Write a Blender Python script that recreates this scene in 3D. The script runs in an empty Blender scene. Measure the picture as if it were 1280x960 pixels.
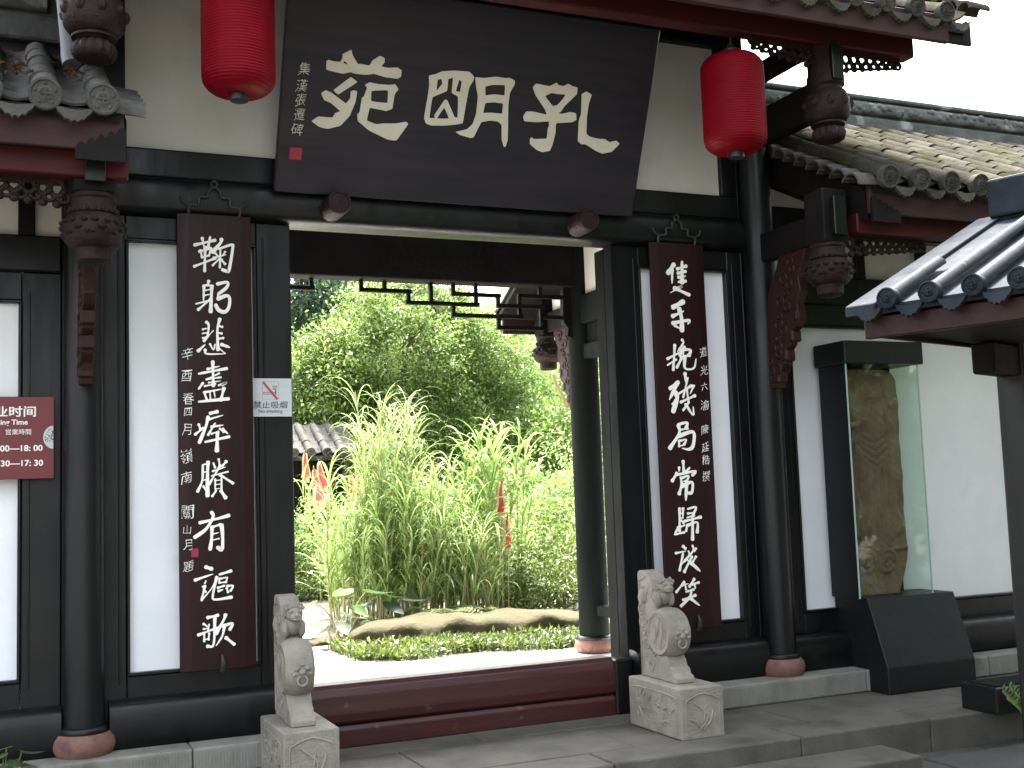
import bpy, bmesh, math, random
import numpy as np
from mathutils import Matrix, Vector
random.seed(7); rng = np.random.default_rng(7)
SC = bpy.context.scene
COL = SC.collection
# ------------------------------------------------------------------ camera
CAM = np.array([0.0, -7.0, 1.48]); FPX = 1450.0
CR = np.array([0.91669648, -0.39806098, -0.03485714])
CU = np.array([-0.00573098, -0.10032201, 0.99493852])
CF = np.array([0.39954314, 0.91185687, 0.09424611])
cd = bpy.data.cameras.new('camera'); cam = bpy.data.objects.new('camera', cd); COL.objects.link(cam)
cd.sensor_width = 36.0; cd.lens = FPX / 1280 * 36; cd.clip_start = 0.05; cd.clip_end = 2000
cam.matrix_world = Matrix(((CR[0], CU[0], -CF[0], CAM[0]), (CR[1], CU[1], -CF[1], CAM[1]), (CR[2], CU[2], -CF[2], CAM[2]), (0, 0, 0, 1)))
SC.camera = cam
# ------------------------------------------------------------------ sky, sun, exposure
SUN_EL, SUN_AZ = math.radians(61), math.radians(14)      # azimuth measured from +Y towards +X
w = bpy.data.worlds.new('World'); SC.world = w; w.use_nodes = True
nt = w.node_tree; nt.nodes.clear()
sky = nt.nodes.new('ShaderNodeTexSky'); sky.sky_type = 'NISHITA'; sky.sun_disc = False
sky.sun_elevation = SUN_EL; sky.sun_rotation = SUN_AZ; sky.dust_density = 6.0; sky.air_density = 1.0; sky.ozone_density = 0.6
hs = nt.nodes.new('ShaderNodeHueSaturation'); hs.inputs['Saturation'].default_value = 0.42
bg = nt.nodes.new('ShaderNodeBackground'); bg.inputs[1].default_value = 0.15
wo = nt.nodes.new('ShaderNodeOutputWorld')
nt.links.new(sky.outputs[0], hs.inputs['Color']); nt.links.new(hs.outputs[0], bg.inputs[0]); nt.links.new(bg.outputs[0], wo.inputs[0])
sd = bpy.data.lights.new('sun', 'SUN'); sd.energy = 4.0; sd.angle = math.radians(6); sd.color = (1.0, 0.95, 0.86)
sun = bpy.data.objects.new('sun', sd); COL.objects.link(sun)
sdir = Vector((math.sin(SUN_AZ) * math.cos(SUN_EL), math.cos(SUN_AZ) * math.cos(SUN_EL), math.sin(SUN_EL)))
sun.rotation_euler = sdir.to_track_quat('Z', 'Y').to_euler(); sun.location = sdir * 40
SC.view_settings.view_transform = 'Standard'; SC.view_settings.look = 'None'
SC.view_settings.gamma = 1; SC.view_settings.use_curve_mapping = False; SC.view_settings.exposure = 3.15
SC.cycles.max_bounces = 10; SC.cycles.transparent_max_bounces = 12; SC.cycles.use_denoising = True
SC.cycles.sample_clamp_indirect = 6

# ------------------------------------------------------------------ pixel helpers
def ray(u, v): return CF * FPX + CR * (u - 640) - CU * (v - 480)
def atY(u, v, y): r = ray(u, v); return CAM + r * ((y - CAM[1]) / r[1])
def atZ(u, v, z): r = ray(u, v); return CAM + r * ((z - CAM[2]) / r[2])
def atD(u, v, d): return CAM + ray(u, v) / FPX * d

# ------------------------------------------------------------------ materials
def N(nt, t, **k):
    n = nt.nodes.new(t)
    for a, b in k.items(): setattr(n, a, b)
    return n
def mat(name, c1, c2=None, scale=6.0, rough=0.6, rough2=None, bump=0.0, bscale=40.0, metal=0.0, coat=0.0, stretch=(1, 1, 1), spots=None, spotscale=3.0, spotlo=0.55, spothi=0.7, detail=6, spec=0.5, island=0.0, transl=None):
    m = bpy.data.materials.new(name); m.use_nodes = True; t = m.node_tree; b = t.nodes['Principled BSDF']
    c2 = c2 or c1
    geo = N(t, 'ShaderNodeNewGeometry'); mp = N(t, 'ShaderNodeMapping'); mp.inputs['Scale'].default_value = stretch
    t.links.new(geo.outputs['Position'], mp.inputs[0])
    no = N(t, 'ShaderNodeTexNoise'); no.inputs['Scale'].default_value = scale; no.inputs['Detail'].default_value = detail; no.inputs['Roughness'].default_value = 0.62
    t.links.new(mp.outputs[0], no.inputs['Vector'])
    rp = N(t, 'ShaderNodeValToRGB'); rp.color_ramp.elements[0].position = 0.3; rp.color_ramp.elements[1].position = 0.7
    rp.color_ramp.elements[0].color = (*c1, 1); rp.color_ramp.elements[1].color = (*c2, 1)
    t.links.new(no.outputs[0], rp.inputs[0]); col = rp.outputs[0]
    if spots:
        n2 = N(t, 'ShaderNodeTexNoise'); n2.inputs['Scale'].default_value = spotscale; n2.inputs['Detail'].default_value = 8
        t.links.new(geo.outputs['Position'], n2.inputs['Vector'])
        r2 = N(t, 'ShaderNodeMapRange'); r2.inputs[1].default_value = spotlo; r2.inputs[2].default_value = spothi
        t.links.new(n2.outputs[0], r2.inputs[0])
        mx = N(t, 'ShaderNodeMix', data_type='RGBA'); t.links.new(r2.outputs[0], mx.inputs[0]); t.links.new(col, mx.inputs[6]); mx.inputs[7].default_value = (*spots, 1)
        col = mx.outputs[2]
    if island:
        gi = N(t, 'ShaderNodeNewGeometry'); oi = N(t, 'ShaderNodeObjectInfo')
        ad = N(t, 'ShaderNodeMath', operation='ADD'); t.links.new(gi.outputs['Random Per Island'], ad.inputs[0]); t.links.new(oi.outputs['Random'], ad.inputs[1])
        fr = N(t, 'ShaderNodeMath', operation='FRACT'); t.links.new(ad.outputs[0], fr.inputs[0])
        mr = N(t, 'ShaderNodeMapRange'); mr.inputs[3].default_value = 1 - island; mr.inputs[4].default_value = 1 + island; t.links.new(fr.outputs[0], mr.inputs[0])
        hv = N(t, 'ShaderNodeHueSaturation'); t.links.new(mr.outputs[0], hv.inputs['Value']); t.links.new(col, hv.inputs['Color'])
        col = hv.outputs[0]
    t.links.new(col, b.inputs['Base Color'])
    b.inputs['Roughness'].default_value = rough; b.inputs['Metallic'].default_value = metal; b.inputs['Specular IOR Level'].default_value = spec
    b.inputs['Coat Weight'].default_value = coat; b.inputs['Coat Roughness'].default_value = 0.15
    if rough2 is not None:
        n3 = N(t, 'ShaderNodeTexNoise'); n3.inputs['Scale'].default_value = scale * 1.7; n3.inputs['Detail'].default_value = 5
        t.links.new(mp.outputs[0], n3.inputs['Vector'])
        r3 = N(t, 'ShaderNodeMapRange'); r3.inputs[1].default_value = 0.3; r3.inputs[2].default_value = 0.7; r3.inputs[3].default_value = rough; r3.inputs[4].default_value = rough2
        t.links.new(n3.outputs[0], r3.inputs[0]); t.links.new(r3.outputs[0], b.inputs['Roughness'])
    if bump:
        n4 = N(t, 'ShaderNodeTexNoise'); n4.inputs['Scale'].default_value = bscale; n4.inputs['Detail'].default_value = 6
        t.links.new(mp.outputs[0], n4.inputs['Vector'])
        bp = N(t, 'ShaderNodeBump'); bp.inputs['Strength'].default_value = bump; bp.inputs['Distance'].default_value = 0.02
        t.links.new(n4.outputs[0], bp.inputs['Height']); t.links.new(bp.outputs[0], b.inputs['Normal'])
    if transl:
        tr = N(t, 'ShaderNodeBsdfTranslucent'); t.links.new(col, tr.inputs[0])
        ms = N(t, 'ShaderNodeMixShader'); ms.inputs[0].default_value = transl
        out = t.nodes['Material Output']; t.links.new(b.outputs[0], ms.inputs[1]); t.links.new(tr.outputs[0], ms.inputs[2]); t.links.new(ms.outputs[0], out.inputs[0])
    return m
M = {}
M['lacquer'] = mat('black_lacquer', (0.0028, 0.003, 0.003), (0.006, 0.0067, 0.0067), 5, .28, .5, .06, 30, stretch=(1, 1, .25), spots=(0.0121, 0.0128, 0.0121), spotscale=9, spotlo=.66, spothi=.8, spec=.32)
M['lacquer_dull'] = mat('worn_black_paint', (.004, .005, .0045), (.008, .010, .009), 5, .6, .75, .08, 30, stretch=(1, 1, .25), spec=.06)
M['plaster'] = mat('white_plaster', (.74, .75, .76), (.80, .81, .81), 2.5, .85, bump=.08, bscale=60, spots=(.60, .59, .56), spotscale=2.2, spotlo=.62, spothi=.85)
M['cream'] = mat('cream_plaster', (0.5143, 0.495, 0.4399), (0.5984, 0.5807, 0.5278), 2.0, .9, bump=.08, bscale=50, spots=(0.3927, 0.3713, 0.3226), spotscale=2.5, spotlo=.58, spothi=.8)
M['board'] = mat('maroon_board', (0.0136, 0.0039, 0.0043), (0.0206, 0.0057, 0.0062), 3, .36, .5, .05, 20, stretch=(8, 8, .5))
M['plaque'] = mat('plaque_lacquer', (0.0135, 0.0123, 0.0166), (0.0231, 0.0194, 0.0244), 2.5, .38, .55, .06, 20, stretch=(.5, 6, 6))
M['ivory'] = mat('ivory_paint', (0.528, 0.496, 0.376), (0.592, 0.56, 0.448), 10, .6, bump=.05)
M['chalk'] = mat('white_letter_paint', (.80, .78, .70), (.86, .84, .78), 20, .6)
M['sealred'] = mat('seal_red', (.32, .02, .03), (.22, .012, .02), 60, .6)
M['thresh'] = mat('threshold_paint', (0.0347, 0.0084, 0.0094), (0.0564, 0.0152, 0.0148), 4, .28, .5, .08, 14, stretch=(.3, 1, 3), spots=(0.1042, 0.063, 0.047), spotscale=14, spotlo=.66, spothi=.78)
M['redbeam'] = mat('red_beam_paint', (0.0331, 0.0041, 0.0041), (0.051, 0.0071, 0.0066), 3, .55, bump=.06, stretch=(.4, 2, 2), spots=(0.0255, 0.0076, 0.0071), spotscale=5)
M['fascia'] = mat('faded_brown_paint', (0.0294, 0.0134, 0.0139), (0.0483, 0.0252, 0.0252), 3, .6, bump=.08, stretch=(.4, 2, 2), spots=(0.0252, 0.0126, 0.0126), spotscale=4)
M['carved'] = mat('carved_dark_wood', (0.0097, 0.0053, 0.0046), (0.022, 0.0128, 0.0114), 12, .6, bump=.35, bscale=38)
M['redwood'] = mat('red_brown_wood', (0.0165, 0.0055, 0.005), (0.0286, 0.0099, 0.0088), 8, .5, bump=.15, bscale=30)
M['darkwood'] = mat('dark_roof_wood', (0.0043, 0.0036, 0.0036), (0.009, 0.0072, 0.0069), 6, .65, bump=.15, bscale=20)
M['stone'] = mat('carved_stone', (0.1915, 0.1715, 0.1409), (0.2748, 0.253, 0.2134), 9, .85, bump=.35, bscale=70, spots=(0.1166, 0.1073, 0.0854), spotscale=6, spotlo=.56, spothi=.78)
M['base_pink'] = mat('pink_sandstone', (0.1344, 0.056, 0.042), (0.2016, 0.1008, 0.0728), 14, .75, bump=.3, bscale=50, spots=(0.0896, 0.0476, 0.0392), spotscale=12)
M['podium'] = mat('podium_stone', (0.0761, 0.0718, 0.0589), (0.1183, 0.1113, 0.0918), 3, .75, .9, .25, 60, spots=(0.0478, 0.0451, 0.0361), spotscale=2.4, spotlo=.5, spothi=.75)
M['riser'] = mat('riser_stone', (0.0297, 0.0273, 0.0231), (0.056, 0.0518, 0.0437), 16, .85, bump=.5, bscale=60, spots=(0.0175, 0.0175, 0.0133), spotscale=5)
M['plinth'] = mat('plinth_stone', (0.1639, 0.1597, 0.1372), (0.2415, 0.2335, 0.2003), 4, .85, bump=.3, bscale=60, stretch=(1, 1, .3), spots=(0.0949, 0.0983, 0.0705), spotscale=3.5, spotlo=.52, spothi=.75)
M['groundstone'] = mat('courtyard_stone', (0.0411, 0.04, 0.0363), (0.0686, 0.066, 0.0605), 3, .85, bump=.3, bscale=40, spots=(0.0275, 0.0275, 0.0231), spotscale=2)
M['earth'] = mat('earth', (.055, .05, .035), (.10, .09, .065), 2, .95, bump=.4)
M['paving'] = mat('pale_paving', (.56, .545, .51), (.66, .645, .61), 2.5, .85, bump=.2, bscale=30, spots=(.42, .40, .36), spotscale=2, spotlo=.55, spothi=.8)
M['tile'] = mat('grey_clay_tile', (0.0523, 0.0509, 0.0462), (0.0831, 0.0801, 0.0724), 10, .85, bump=.35, bscale=55, spots=(0.0308, 0.0308, 0.0262), spotscale=8, island=.18)
M['tilemoss'] = mat('mossy_clay_tile', (0.0368, 0.0351, 0.03), (0.0718, 0.0684, 0.058), 9, .9, bump=.4, bscale=45, spots=(0.0368, 0.038, 0.019), spotscale=4, spotlo=.48, spothi=.66, island=.3)
M['ridge'] = mat('weathered_ridge', (0.063, 0.0662, 0.063), (0.1197, 0.1229, 0.1166), 6, .9, bump=.4, bscale=30, spots=(0.2646, 0.2646, 0.252), spotscale=3.2, spotlo=.58, spothi=.66)
M['glaze'] = mat('glazed_dark_tile', (0.0102, 0.0125, 0.0168), (0.0224, 0.0261, 0.0326), 6, .36, .55, .08, 25, coat=.0, spots=(0.0675, 0.0677, 0.0703), spotscale=14, spotlo=.66, spothi=.8)
M['glaze_flat'] = mat('dull_dark_tile', (.016, .020, .026), (.032, .038, .046), 6, .6, .7, .1, 25, spots=(.06, .06, .06), spotscale=14, spotlo=.64, spothi=.78, spec=.02)
M['lantern'] = mat('red_lantern_cloth', (0.1548, 0.0008, 0.005), (0.1857, 0.0015, 0.0074), 5, .5, bump=.1, bscale=80, transl=.25)
M['blackmetal'] = mat('black_metal', (.012, .012, .013), (.03, .03, .032), 12, .45, metal=.3)
M['iron'] = mat('wrought_iron', (.012, .012, .012), (.03, .026, .022), 30, .6, bump=.3)
M['signred'] = mat('sign_red', (.115, .006, .010), (.14, .009, .013), 4, .4)
M['signsteel'] = mat('brushed_plate', (.44, .47, .46), (.50, .53, .52), 3, .45, stretch=(1, 1, 12))
M['signink'] = mat('sign_ink', (.06, .07, .08), (.09, .10, .11), 20, .6)
M['signslash'] = mat('sign_slash_red', (.42, .03, .06), (.5, .04, .08), 20, .6)
M['pedestal'] = mat('black_granite', (0.0054, 0.0061, 0.0067), (0.0101, 0.0107, 0.0114), 40, .38, .55, .05, 60, spots=(0.0168, 0.0175, 0.0178), spotscale=60, spotlo=.62, spothi=.7)
M['stele'] = mat('brown_sandstone', (0.1268, 0.0788, 0.0458), (0.1901, 0.1238, 0.0743), 8, .9, bump=.4, bscale=50, spots=(0.0845, 0.0525, 0.0304), spotscale=5)
M['pipe'] = mat('grey_pipe', (0.102, 0.114, 0.126), (0.144, 0.156, 0.168), 6, .5, spots=(0.198, 0.204, 0.21), spotscale=20, spotlo=.64, spothi=.75)
M['rock'] = mat('garden_rock', (0.0438, 0.0398, 0.0227), (0.0712, 0.0622, 0.0374), 5, .9, bump=.6, bscale=22, spots=(0.0321, 0.0359, 0.017), spotscale=4)
M['bark'] = mat('bark', (.07, .055, .04), (.14, .115, .09), 10, .9, bump=.6, bscale=25, stretch=(1, 1, .3))
M['cane'] = mat('cane_stem', (.20, .20, .07), (.30, .27, .12), 8, .7)
M['flagred'] = mat('flag_red', (0.3025, 0.0405, 0.0455), (0.3575, 0.072, 0.065), 6, .8, transl=.35)
M['flagfringe'] = mat('flag_yellow', (0.2728, 0.2295, 0.0936), (0.308, 0.2652, 0.1404), 30, .8, transl=.3)
M['litter'] = mat('dry_leaf', (.10, .045, .02), (.22, .12, .05), 20, .8, island=.4)
def leafmat(name, c1, c2, tr=.35, isl=.45, rough=.45): return mat(name, c1, c2, 1.5, rough, island=isl, transl=tr)
M['leaf_a'] = leafmat('broad_leaf', (0.1019, 0.1696, 0.04), (0.1889, 0.2663, 0.0617), .4, .6)
M['leaf_b'] = leafmat('dark_leaf', (0.0455, 0.0845, 0.026), (0.0845, 0.1365, 0.039), .35)
M['leaf_c'] = leafmat('pale_leaf', (0.1747, 0.286, 0.0844), (0.2793, 0.3952, 0.1218), .45)  # pale foliage, lightened further to stand in for haze on the distant trees
M['leaf_d'] = leafmat('hazed_blue_green_leaf', (0.0765, 0.1445, 0.085), (0.136, 0.221, 0.119), .35)  # blue-green foliage of the far trees, with distance haze lightened into its colour
M['leaf_reed'] = leafmat('reed_leaf', (0.1489, 0.2459, 0.0607), (0.259, 0.3501, 0.1094), .4, .35, .4)
M['leaf_reedpale'] = leafmat('pale_reed_leaf', (0.2025, 0.2916, 0.099), (0.3039, 0.3813, 0.1485), .4, .3, .4)
M['leaf_ground'] = leafmat('ground_leaf', (0.0608, 0.0997, 0.0168), (0.1216, 0.1595, 0.0269), .35)
M['grass'] = leafmat('grass_blade', (0.037, 0.0653, 0.0127), (0.0672, 0.0979, 0.0202), .4)
M['leaf_taro'] = leafmat('taro_leaf', (0.042, 0.09, 0.024), (0.066, 0.12, 0.03), .35, .2, .35)
M['leaf_glaucous'] = leafmat('glaucous_leaf', (0.055, 0.0853, 0.0633), (0.0825, 0.1155, 0.0853), .3, .2, .45)
def glass_mat():
    m = bpy.data.materials.new('case_glass'); m.use_nodes = True; t = m.node_tree; t.nodes.clear()
    o = N(t, 'ShaderNodeOutputMaterial'); tr = N(t, 'ShaderNodeBsdfTransparent'); tr.inputs[0].default_value = (.93, .975, .955, 1)
    gl = N(t, 'ShaderNodeBsdfGlossy'); gl.inputs['Roughness'].default_value = 0.02; lw = N(t, 'ShaderNodeLayerWeight'); lw.inputs[0].default_value = .5
    pw = N(t, 'ShaderNodeMath', operation='POWER'); pw.inputs[1].default_value = 4.0; ma = N(t, 'ShaderNodeMath', operation='MULTIPLY_ADD'); ma.inputs[1].default_value = .8; ma.inputs[2].default_value = .035
    t.links.new(lw.outputs['Facing'], pw.inputs[0]); t.links.new(pw.outputs[0], ma.inputs[0])
    ms = N(t, 'ShaderNodeMixShader'); t.links.new(ma.outputs[0], ms.inputs[0]); t.links.new(tr.outputs[0], ms.inputs[1]); t.links.new(gl.outputs[0], ms.inputs[2]); t.links.new(ms.outputs[0], o.inputs[0])
    return m
for k_, v_ in dict(lacquer=.3, carved=.15, redwood=.2, darkwood=.12, fascia=.15, redbeam=.18, board=.2, plaque=.28, pedestal=.25, glaze=.06, lantern=.1, podium=.25, stone=.2, tile=.05, ridge=.02, rock=.05, tilemoss=.0, thresh=.4, leaf_a=.5, leaf_c=.4, leaf_taro=.05, leaf_glaucous=.05, leaf_reed=.1, leaf_reedpale=.08).items(): M[k_].node_tree.nodes['Principled BSDF'].inputs['Specular IOR Level'].default_value = v_
M['glass'] = glass_mat()
M['glassedge'] = mat('glass_edge', (.30, .46, .40), (.36, .52, .46), 5, .2)

# ------------------------------------------------------------------ mesh helpers
def thing(name, label, cat, loc=(0, 0, 0), rz=0, group=None):
    o = bpy.data.objects.new(name, None); COL.objects.link(o); o.location = loc; o.rotation_euler = (0, 0, rz); o.empty_display_size = .1
    o['label'] = label; o['category'] = cat
    if group: o['group'] = group
    return o
def tag(o, label, cat, group=None):
    o['label'] = label; o['category'] = cat
    if group: o['group'] = group
    return o
def wmat(o):
    m = Matrix.Translation(o.location) @ o.rotation_euler.to_matrix().to_4x4() @ Matrix.Diagonal((*o.scale, 1))
    return wmat(o.parent) @ m if o.parent else m
def link(name, me, parent=None, world=True):
    """link a mesh; its coordinates are world coordinates unless world=False (then local to the parent)"""
    o = bpy.data.objects.new(name, me); COL.objects.link(o)
    if parent is not None:
        o.parent = parent
        if world:
            mi = wmat(parent).inverted()
            if mi != Matrix.Identity(4): me.transform(mi)
    return o
def mk(name, verts, faces, m, parent=None, smooth=False, world=True):
    me = bpy.data.meshes.new(name)
    me.from_pydata([tuple(map(float, v)) for v in verts], [], faces); me.update()
    me.materials.append(M[m] if isinstance(m, str) else m)
    if smooth: me.polygons.foreach_set('use_smooth', [True] * len(me.polygons))
    return link(name, me, parent, world)
def from_bm(name, bm, m, parent=None, smooth=False, world=True):
    bmesh.ops.recalc_face_normals(bm, faces=bm.faces)
    me = bpy.data.meshes.new(name); bm.to_mesh(me); bm.free(); me.materials.append(M[m])
    if smooth:
        me.polygons.foreach_set('use_smooth', [True] * len(me.polygons))
        me.set_sharp_from_angle(angle=math.radians(45))
    return link(name, me, parent, world)
def bbox(bm, x0, x1, y0, y1, z0, z1, bev=0.0, seg=1):
    r = bmesh.ops.create_cube(bm, size=1.0)
    vs = r['verts']
    bmesh.ops.transform(bm, matrix=Matrix.Translation(((x0 + x1) / 2, (y0 + y1) / 2, (z0 + z1) / 2)) @ Matrix.Diagonal((x1 - x0, y1 - y0, z1 - z0, 1)), verts=vs)
    if bev:
        es = list({e for v in vs for e in v.link_edges})
        bmesh.ops.bevel(bm, geom=es, offset=bev, segments=seg, affect='EDGES', profile=.5)
def box(name, x0, x1, y0, y1, z0, z1, m, parent=None, bev=0.006, seg=1, smooth=False, world=True):
    bm = bmesh.new(); bbox(bm, min(x0, x1), max(x0, x1), min(y0, y1), max(y0, y1), min(z0, z1), max(z0, z1), bev, seg)
    return from_bm(name, bm, m, parent, smooth, world)
def prism(name, poly, axis, a0, a1, m, parent=None, bev=0.0, smooth=False, world=True):
    """extrude a 2-D outline. axis 'x': poly=(y,z); 'y': poly=(x,z); 'z': poly=(x,y)"""
    def P(p, a): return {'x': (a, p[0], p[1]), 'y': (p[0], a, p[1]), 'z': (p[0], p[1], a)}[axis]
    bm = bmesh.new()
    A = [bm.verts.new(P(p, a0)) for p in poly]; B = [bm.verts.new(P(p, a1)) for p in poly]
    bm.faces.new(A); bm.faces.new(B[::-1]); n = len(poly)
    for i in range(n): bm.faces.new((A[i], B[i], B[(i + 1) % n], A[(i + 1) % n]))
    bmesh.ops.recalc_face_normals(bm, faces=bm.faces)
    if bev: bmesh.ops.bevel(bm, geom=list(bm.edges), offset=bev, segments=1, affect='EDGES')
    return from_bm(name, bm, m, parent, smooth, world)
def lathe_geo(prof, cx, cy, n=24, mod=None):
    v = []; f = []
    for (r, z) in prof:
        for i in range(n):
            a = 2 * math.pi * i / n; rr = r * (mod(a, z) if mod else 1)
            v.append((cx + rr * math.cos(a), cy + rr * math.sin(a), z))
    k = len(prof)
    for j in range(k - 1):
        for i in range(n):
            i2 = (i + 1) % n; f.append((j * n + i, j * n + i2, (j + 1) * n + i2, (j + 1) * n + i))
    f.append(tuple(range(n - 1, -1, -1))); f.append(tuple((k - 1) * n + i for i in range(n)))
    return v, f
def lathe(name, prof, cx, cy, m, parent=None, n=24, mod=None, sharp=40):
    v, f = lathe_geo(sorted(prof, key=lambda p: 0), cx, cy, n, mod)
    bm = bmesh.new(); vs = [bm.verts.new(p) for p in v]
    for q in f:
        try: bm.faces.new([vs[i] for i in q])
        except ValueError: pass
    bmesh.ops.recalc_face_normals(bm, faces=bm.faces)
    me = bpy.data.meshes.new(name); bm.to_mesh(me); bm.free(); me.materials.append(M[m])
    me.polygons.foreach_set('use_smooth', [True] * len(me.polygons)); me.set_sharp_from_angle(angle=math.radians(sharp))
    return link(name, me, parent)
def tube_geo(pts, rad, n=8):
    pts = [np.array(p, float) for p in pts]; K = len(pts)
    if not hasattr(rad, '__len__'): rad = [rad] * K
    v = []; f = []
    t0 = pts[1] - pts[0]; up = np.array([0, 0, 1.0]) if abs(t0[2]) < .9 * np.linalg.norm(t0) else np.array([1.0, 0, 0])
    for j in range(K):
        t = pts[min(j + 1, K - 1)] - pts[max(j - 1, 0)]; t = t / (np.linalg.norm(t) + 1e-9)
        s = np.cross(t, up); s /= np.linalg.norm(s) + 1e-9; u = np.cross(s, t); up = u
        for i in range(n):
            a = 2 * math.pi * i / n; v.append(pts[j] + (s * math.cos(a) + u * math.sin(a)) * rad[j])
    for j in range(K - 1):
        for i in range(n):
            i2 = (i + 1) % n; f.append((j * n + i, j * n + i2, (j + 1) * n + i2, (j + 1) * n + i))
    f.append(tuple(range(n - 1, -1, -1))); f.append(tuple((K - 1) * n + i for i in range(n)))
    return v, f
STUFF = {'carving', 'ridge_relief', 'emblem_pattern', 'tooling', 'fringe', 'frieze'}
class G:                                       # collects geometry of ONE part
    def __init__(s): s.v = []; s.f = []
    def add(s, v, f):
        o = len(s.v); s.v += [tuple(map(float, p)) for p in v]; s.f += [tuple(i + o for i in q) for q in f]; return s
    def tube(s, pts, r, n=8): return s.add(*tube_geo(pts, r, n))
    def box(s, x0, x1, y0, y1, z0, z1):
        return s.add([(x0, y0, z0), (x1, y0, z0), (x1, y1, z0), (x0, y1, z0), (x0, y0, z1), (x1, y0, z1), (x1, y1, z1), (x0, y1, z1)],
                     [(0, 3, 2, 1), (4, 5, 6, 7), (0, 1, 5, 4), (1, 2, 6, 5), (2, 3, 7, 6), (3, 0, 4, 7)])
    def ball(s, c, r, nu=8, nv=6, sc=(1, 1, 1)):
        v = []; f = []
        for j in range(nv + 1):
            ph = math.pi * j / nv
            for i in range(nu):
                a = 2 * math.pi * i / nu; v.append((c[0] + r * sc[0] * math.sin(ph) * math.cos(a), c[1] + r * sc[1] * math.sin(ph) * math.sin(a), c[2] + r * sc[2] * math.cos(ph)))
        for j in range(nv):
            for i in range(nu):
                i2 = (i + 1) % nu; f.append((j * nu + i, (j + 1) * nu + i, (j + 1) * nu + i2, j * nu + i2))
        return s.add(v, f)
    def torus(s, c, R, r, ax='y', n=12, k=6, sc=(1, 1)):
        v = []; f = []
        for i in range(n):
            a = 2 * math.pi * i / n
            for j in range(k):
                b = 2 * math.pi * j / k; q = R + r * math.cos(b); p = (q * math.cos(a) * sc[0], q * math.sin(a) * sc[1], r * math.sin(b))
                v.append({'y': (c[0] + p[0], c[1] + p[2], c[2] + p[1]), 'x': (c[0] + p[2], c[1] + p[0], c[2] + p[1]), 'z': (c[0] + p[0], c[1] + p[1], c[2] + p[2])}[ax])
        for i in range(n):
            for j in range(k):
                f.append((i * k + j, ((i + 1) % n) * k + j, ((i + 1) % n) * k + (j + 1) % k, i * k + (j + 1) % k))
        return s.add(v, f)
    def build(s, name, m, parent=None, smooth=True, world=True):
        o = mk(name, s.v, s.f, m, parent, smooth, world)
        if name in STUFF: o['kind'] = 'stuff'                 # reliefs whose pieces are too small to pick apart
        if smooth: o.data.set_sharp_from_angle(angle=math.radians(50))
        return o
def catmull(P, k=6):
    P = [np.array(p, float) for p in P]
    if len(P) == 2: return [P[0] + (P[1] - P[0]) * i / k for i in range(k + 1)]
    Q = [2 * P[0] - P[1]] + P + [2 * P[-1] - P[-2]]; out = []
    for i in range(1, len(Q) - 2):
        for j in range(k):
            t = j / k
            out.append(.5 * ((2 * Q[i]) + (-Q[i - 1] + Q[i + 1]) * t + (2 * Q[i - 1] - 5 * Q[i] + 4 * Q[i + 1] - Q[i + 2]) * t * t + (-Q[i - 1] + 3 * Q[i] - 3 * Q[i + 1] + Q[i + 2]) * t ** 3))
    return out + [P[-1]]
def copy_obj(o, parent=None, loc=None, rot=None, scale=None):
    c = o.copy(); COL.objects.link(c); c.parent = parent
    if loc is not None: c.location = loc
    if rot is not None: c.rotation_euler = rot
    if scale is not None: c.scale = scale
    return c
# ================================================================== SETTING
def structure(o): o['kind'] = 'structure'; return o
g = structure(mk('ground', [(-300, -300, -.24), (300, -300, -.24), (300, 300, -.24), (-300, 300, -.24)], [(0, 1, 2, 3)], 'earth'))
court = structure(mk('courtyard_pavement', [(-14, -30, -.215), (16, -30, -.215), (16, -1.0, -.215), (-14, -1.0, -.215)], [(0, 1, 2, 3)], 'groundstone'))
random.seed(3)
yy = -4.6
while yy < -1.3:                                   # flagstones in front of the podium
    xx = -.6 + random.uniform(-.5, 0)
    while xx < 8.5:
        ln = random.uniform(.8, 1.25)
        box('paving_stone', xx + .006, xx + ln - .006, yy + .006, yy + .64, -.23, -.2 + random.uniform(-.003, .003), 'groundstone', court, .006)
        xx += ln
    yy += .646
pod = structure(box('podium', -6, 10.5, -.95, 4.4, -.23, -.02, 'podium', None, 0))
kx = -5.9                                          # kerb stones along the podium edge; joints where the photograph shows them
for a, b in [(-5.9, -4.2), (-4.2, -2.6), (-2.6, -1.1), (-1.1, .35), (.35, 1.75), (1.75, 3.05), (3.05, 4.29), (4.29, 5.27), (5.27, 6.6), (6.6, 8.0), (8.0, 9.4)]:
    box('kerb_stone', a + .004, b - .004, -1.26, -.955, -.215, 0.0 + random.uniform(-.003, .003), 'riser' if False else 'podium', pod, .012, 2)
for r, (y0, y1) in enumerate([(-.95, -.30), (-.295, .40)]):
    xx = -5.9 + r * .5
    while xx < 9:
        ln = random.uniform(1.1, 1.7); box('floor_slab', xx + .003, min(xx + ln, 9.5) - .003, y0 + .003, y1 - .003, -.06, random.uniform(-.004, -.001), 'podium', pod, .004); xx += ln
yy = .4
while yy < 4.3:
    xx = -2 - random.random()
    while xx < 8:
        ln = random.uniform(.7, 1.2); box('floor_slab', xx + .003, xx + ln - .003, yy + .003, yy + .56, -.06, random.uniform(-.004, -.001), 'paving', pod, .004); xx += ln
    yy += .566
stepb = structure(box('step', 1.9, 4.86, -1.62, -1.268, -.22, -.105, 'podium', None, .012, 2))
def origin_empty(name, par):
    """a part that carries sub-parts in world coordinates"""
    o = bpy.data.objects.new(name, None); COL.objects.link(o); o.parent = par; o.location = wmat(par).inverted().translation; o.empty_display_size = .1
    return o
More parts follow.
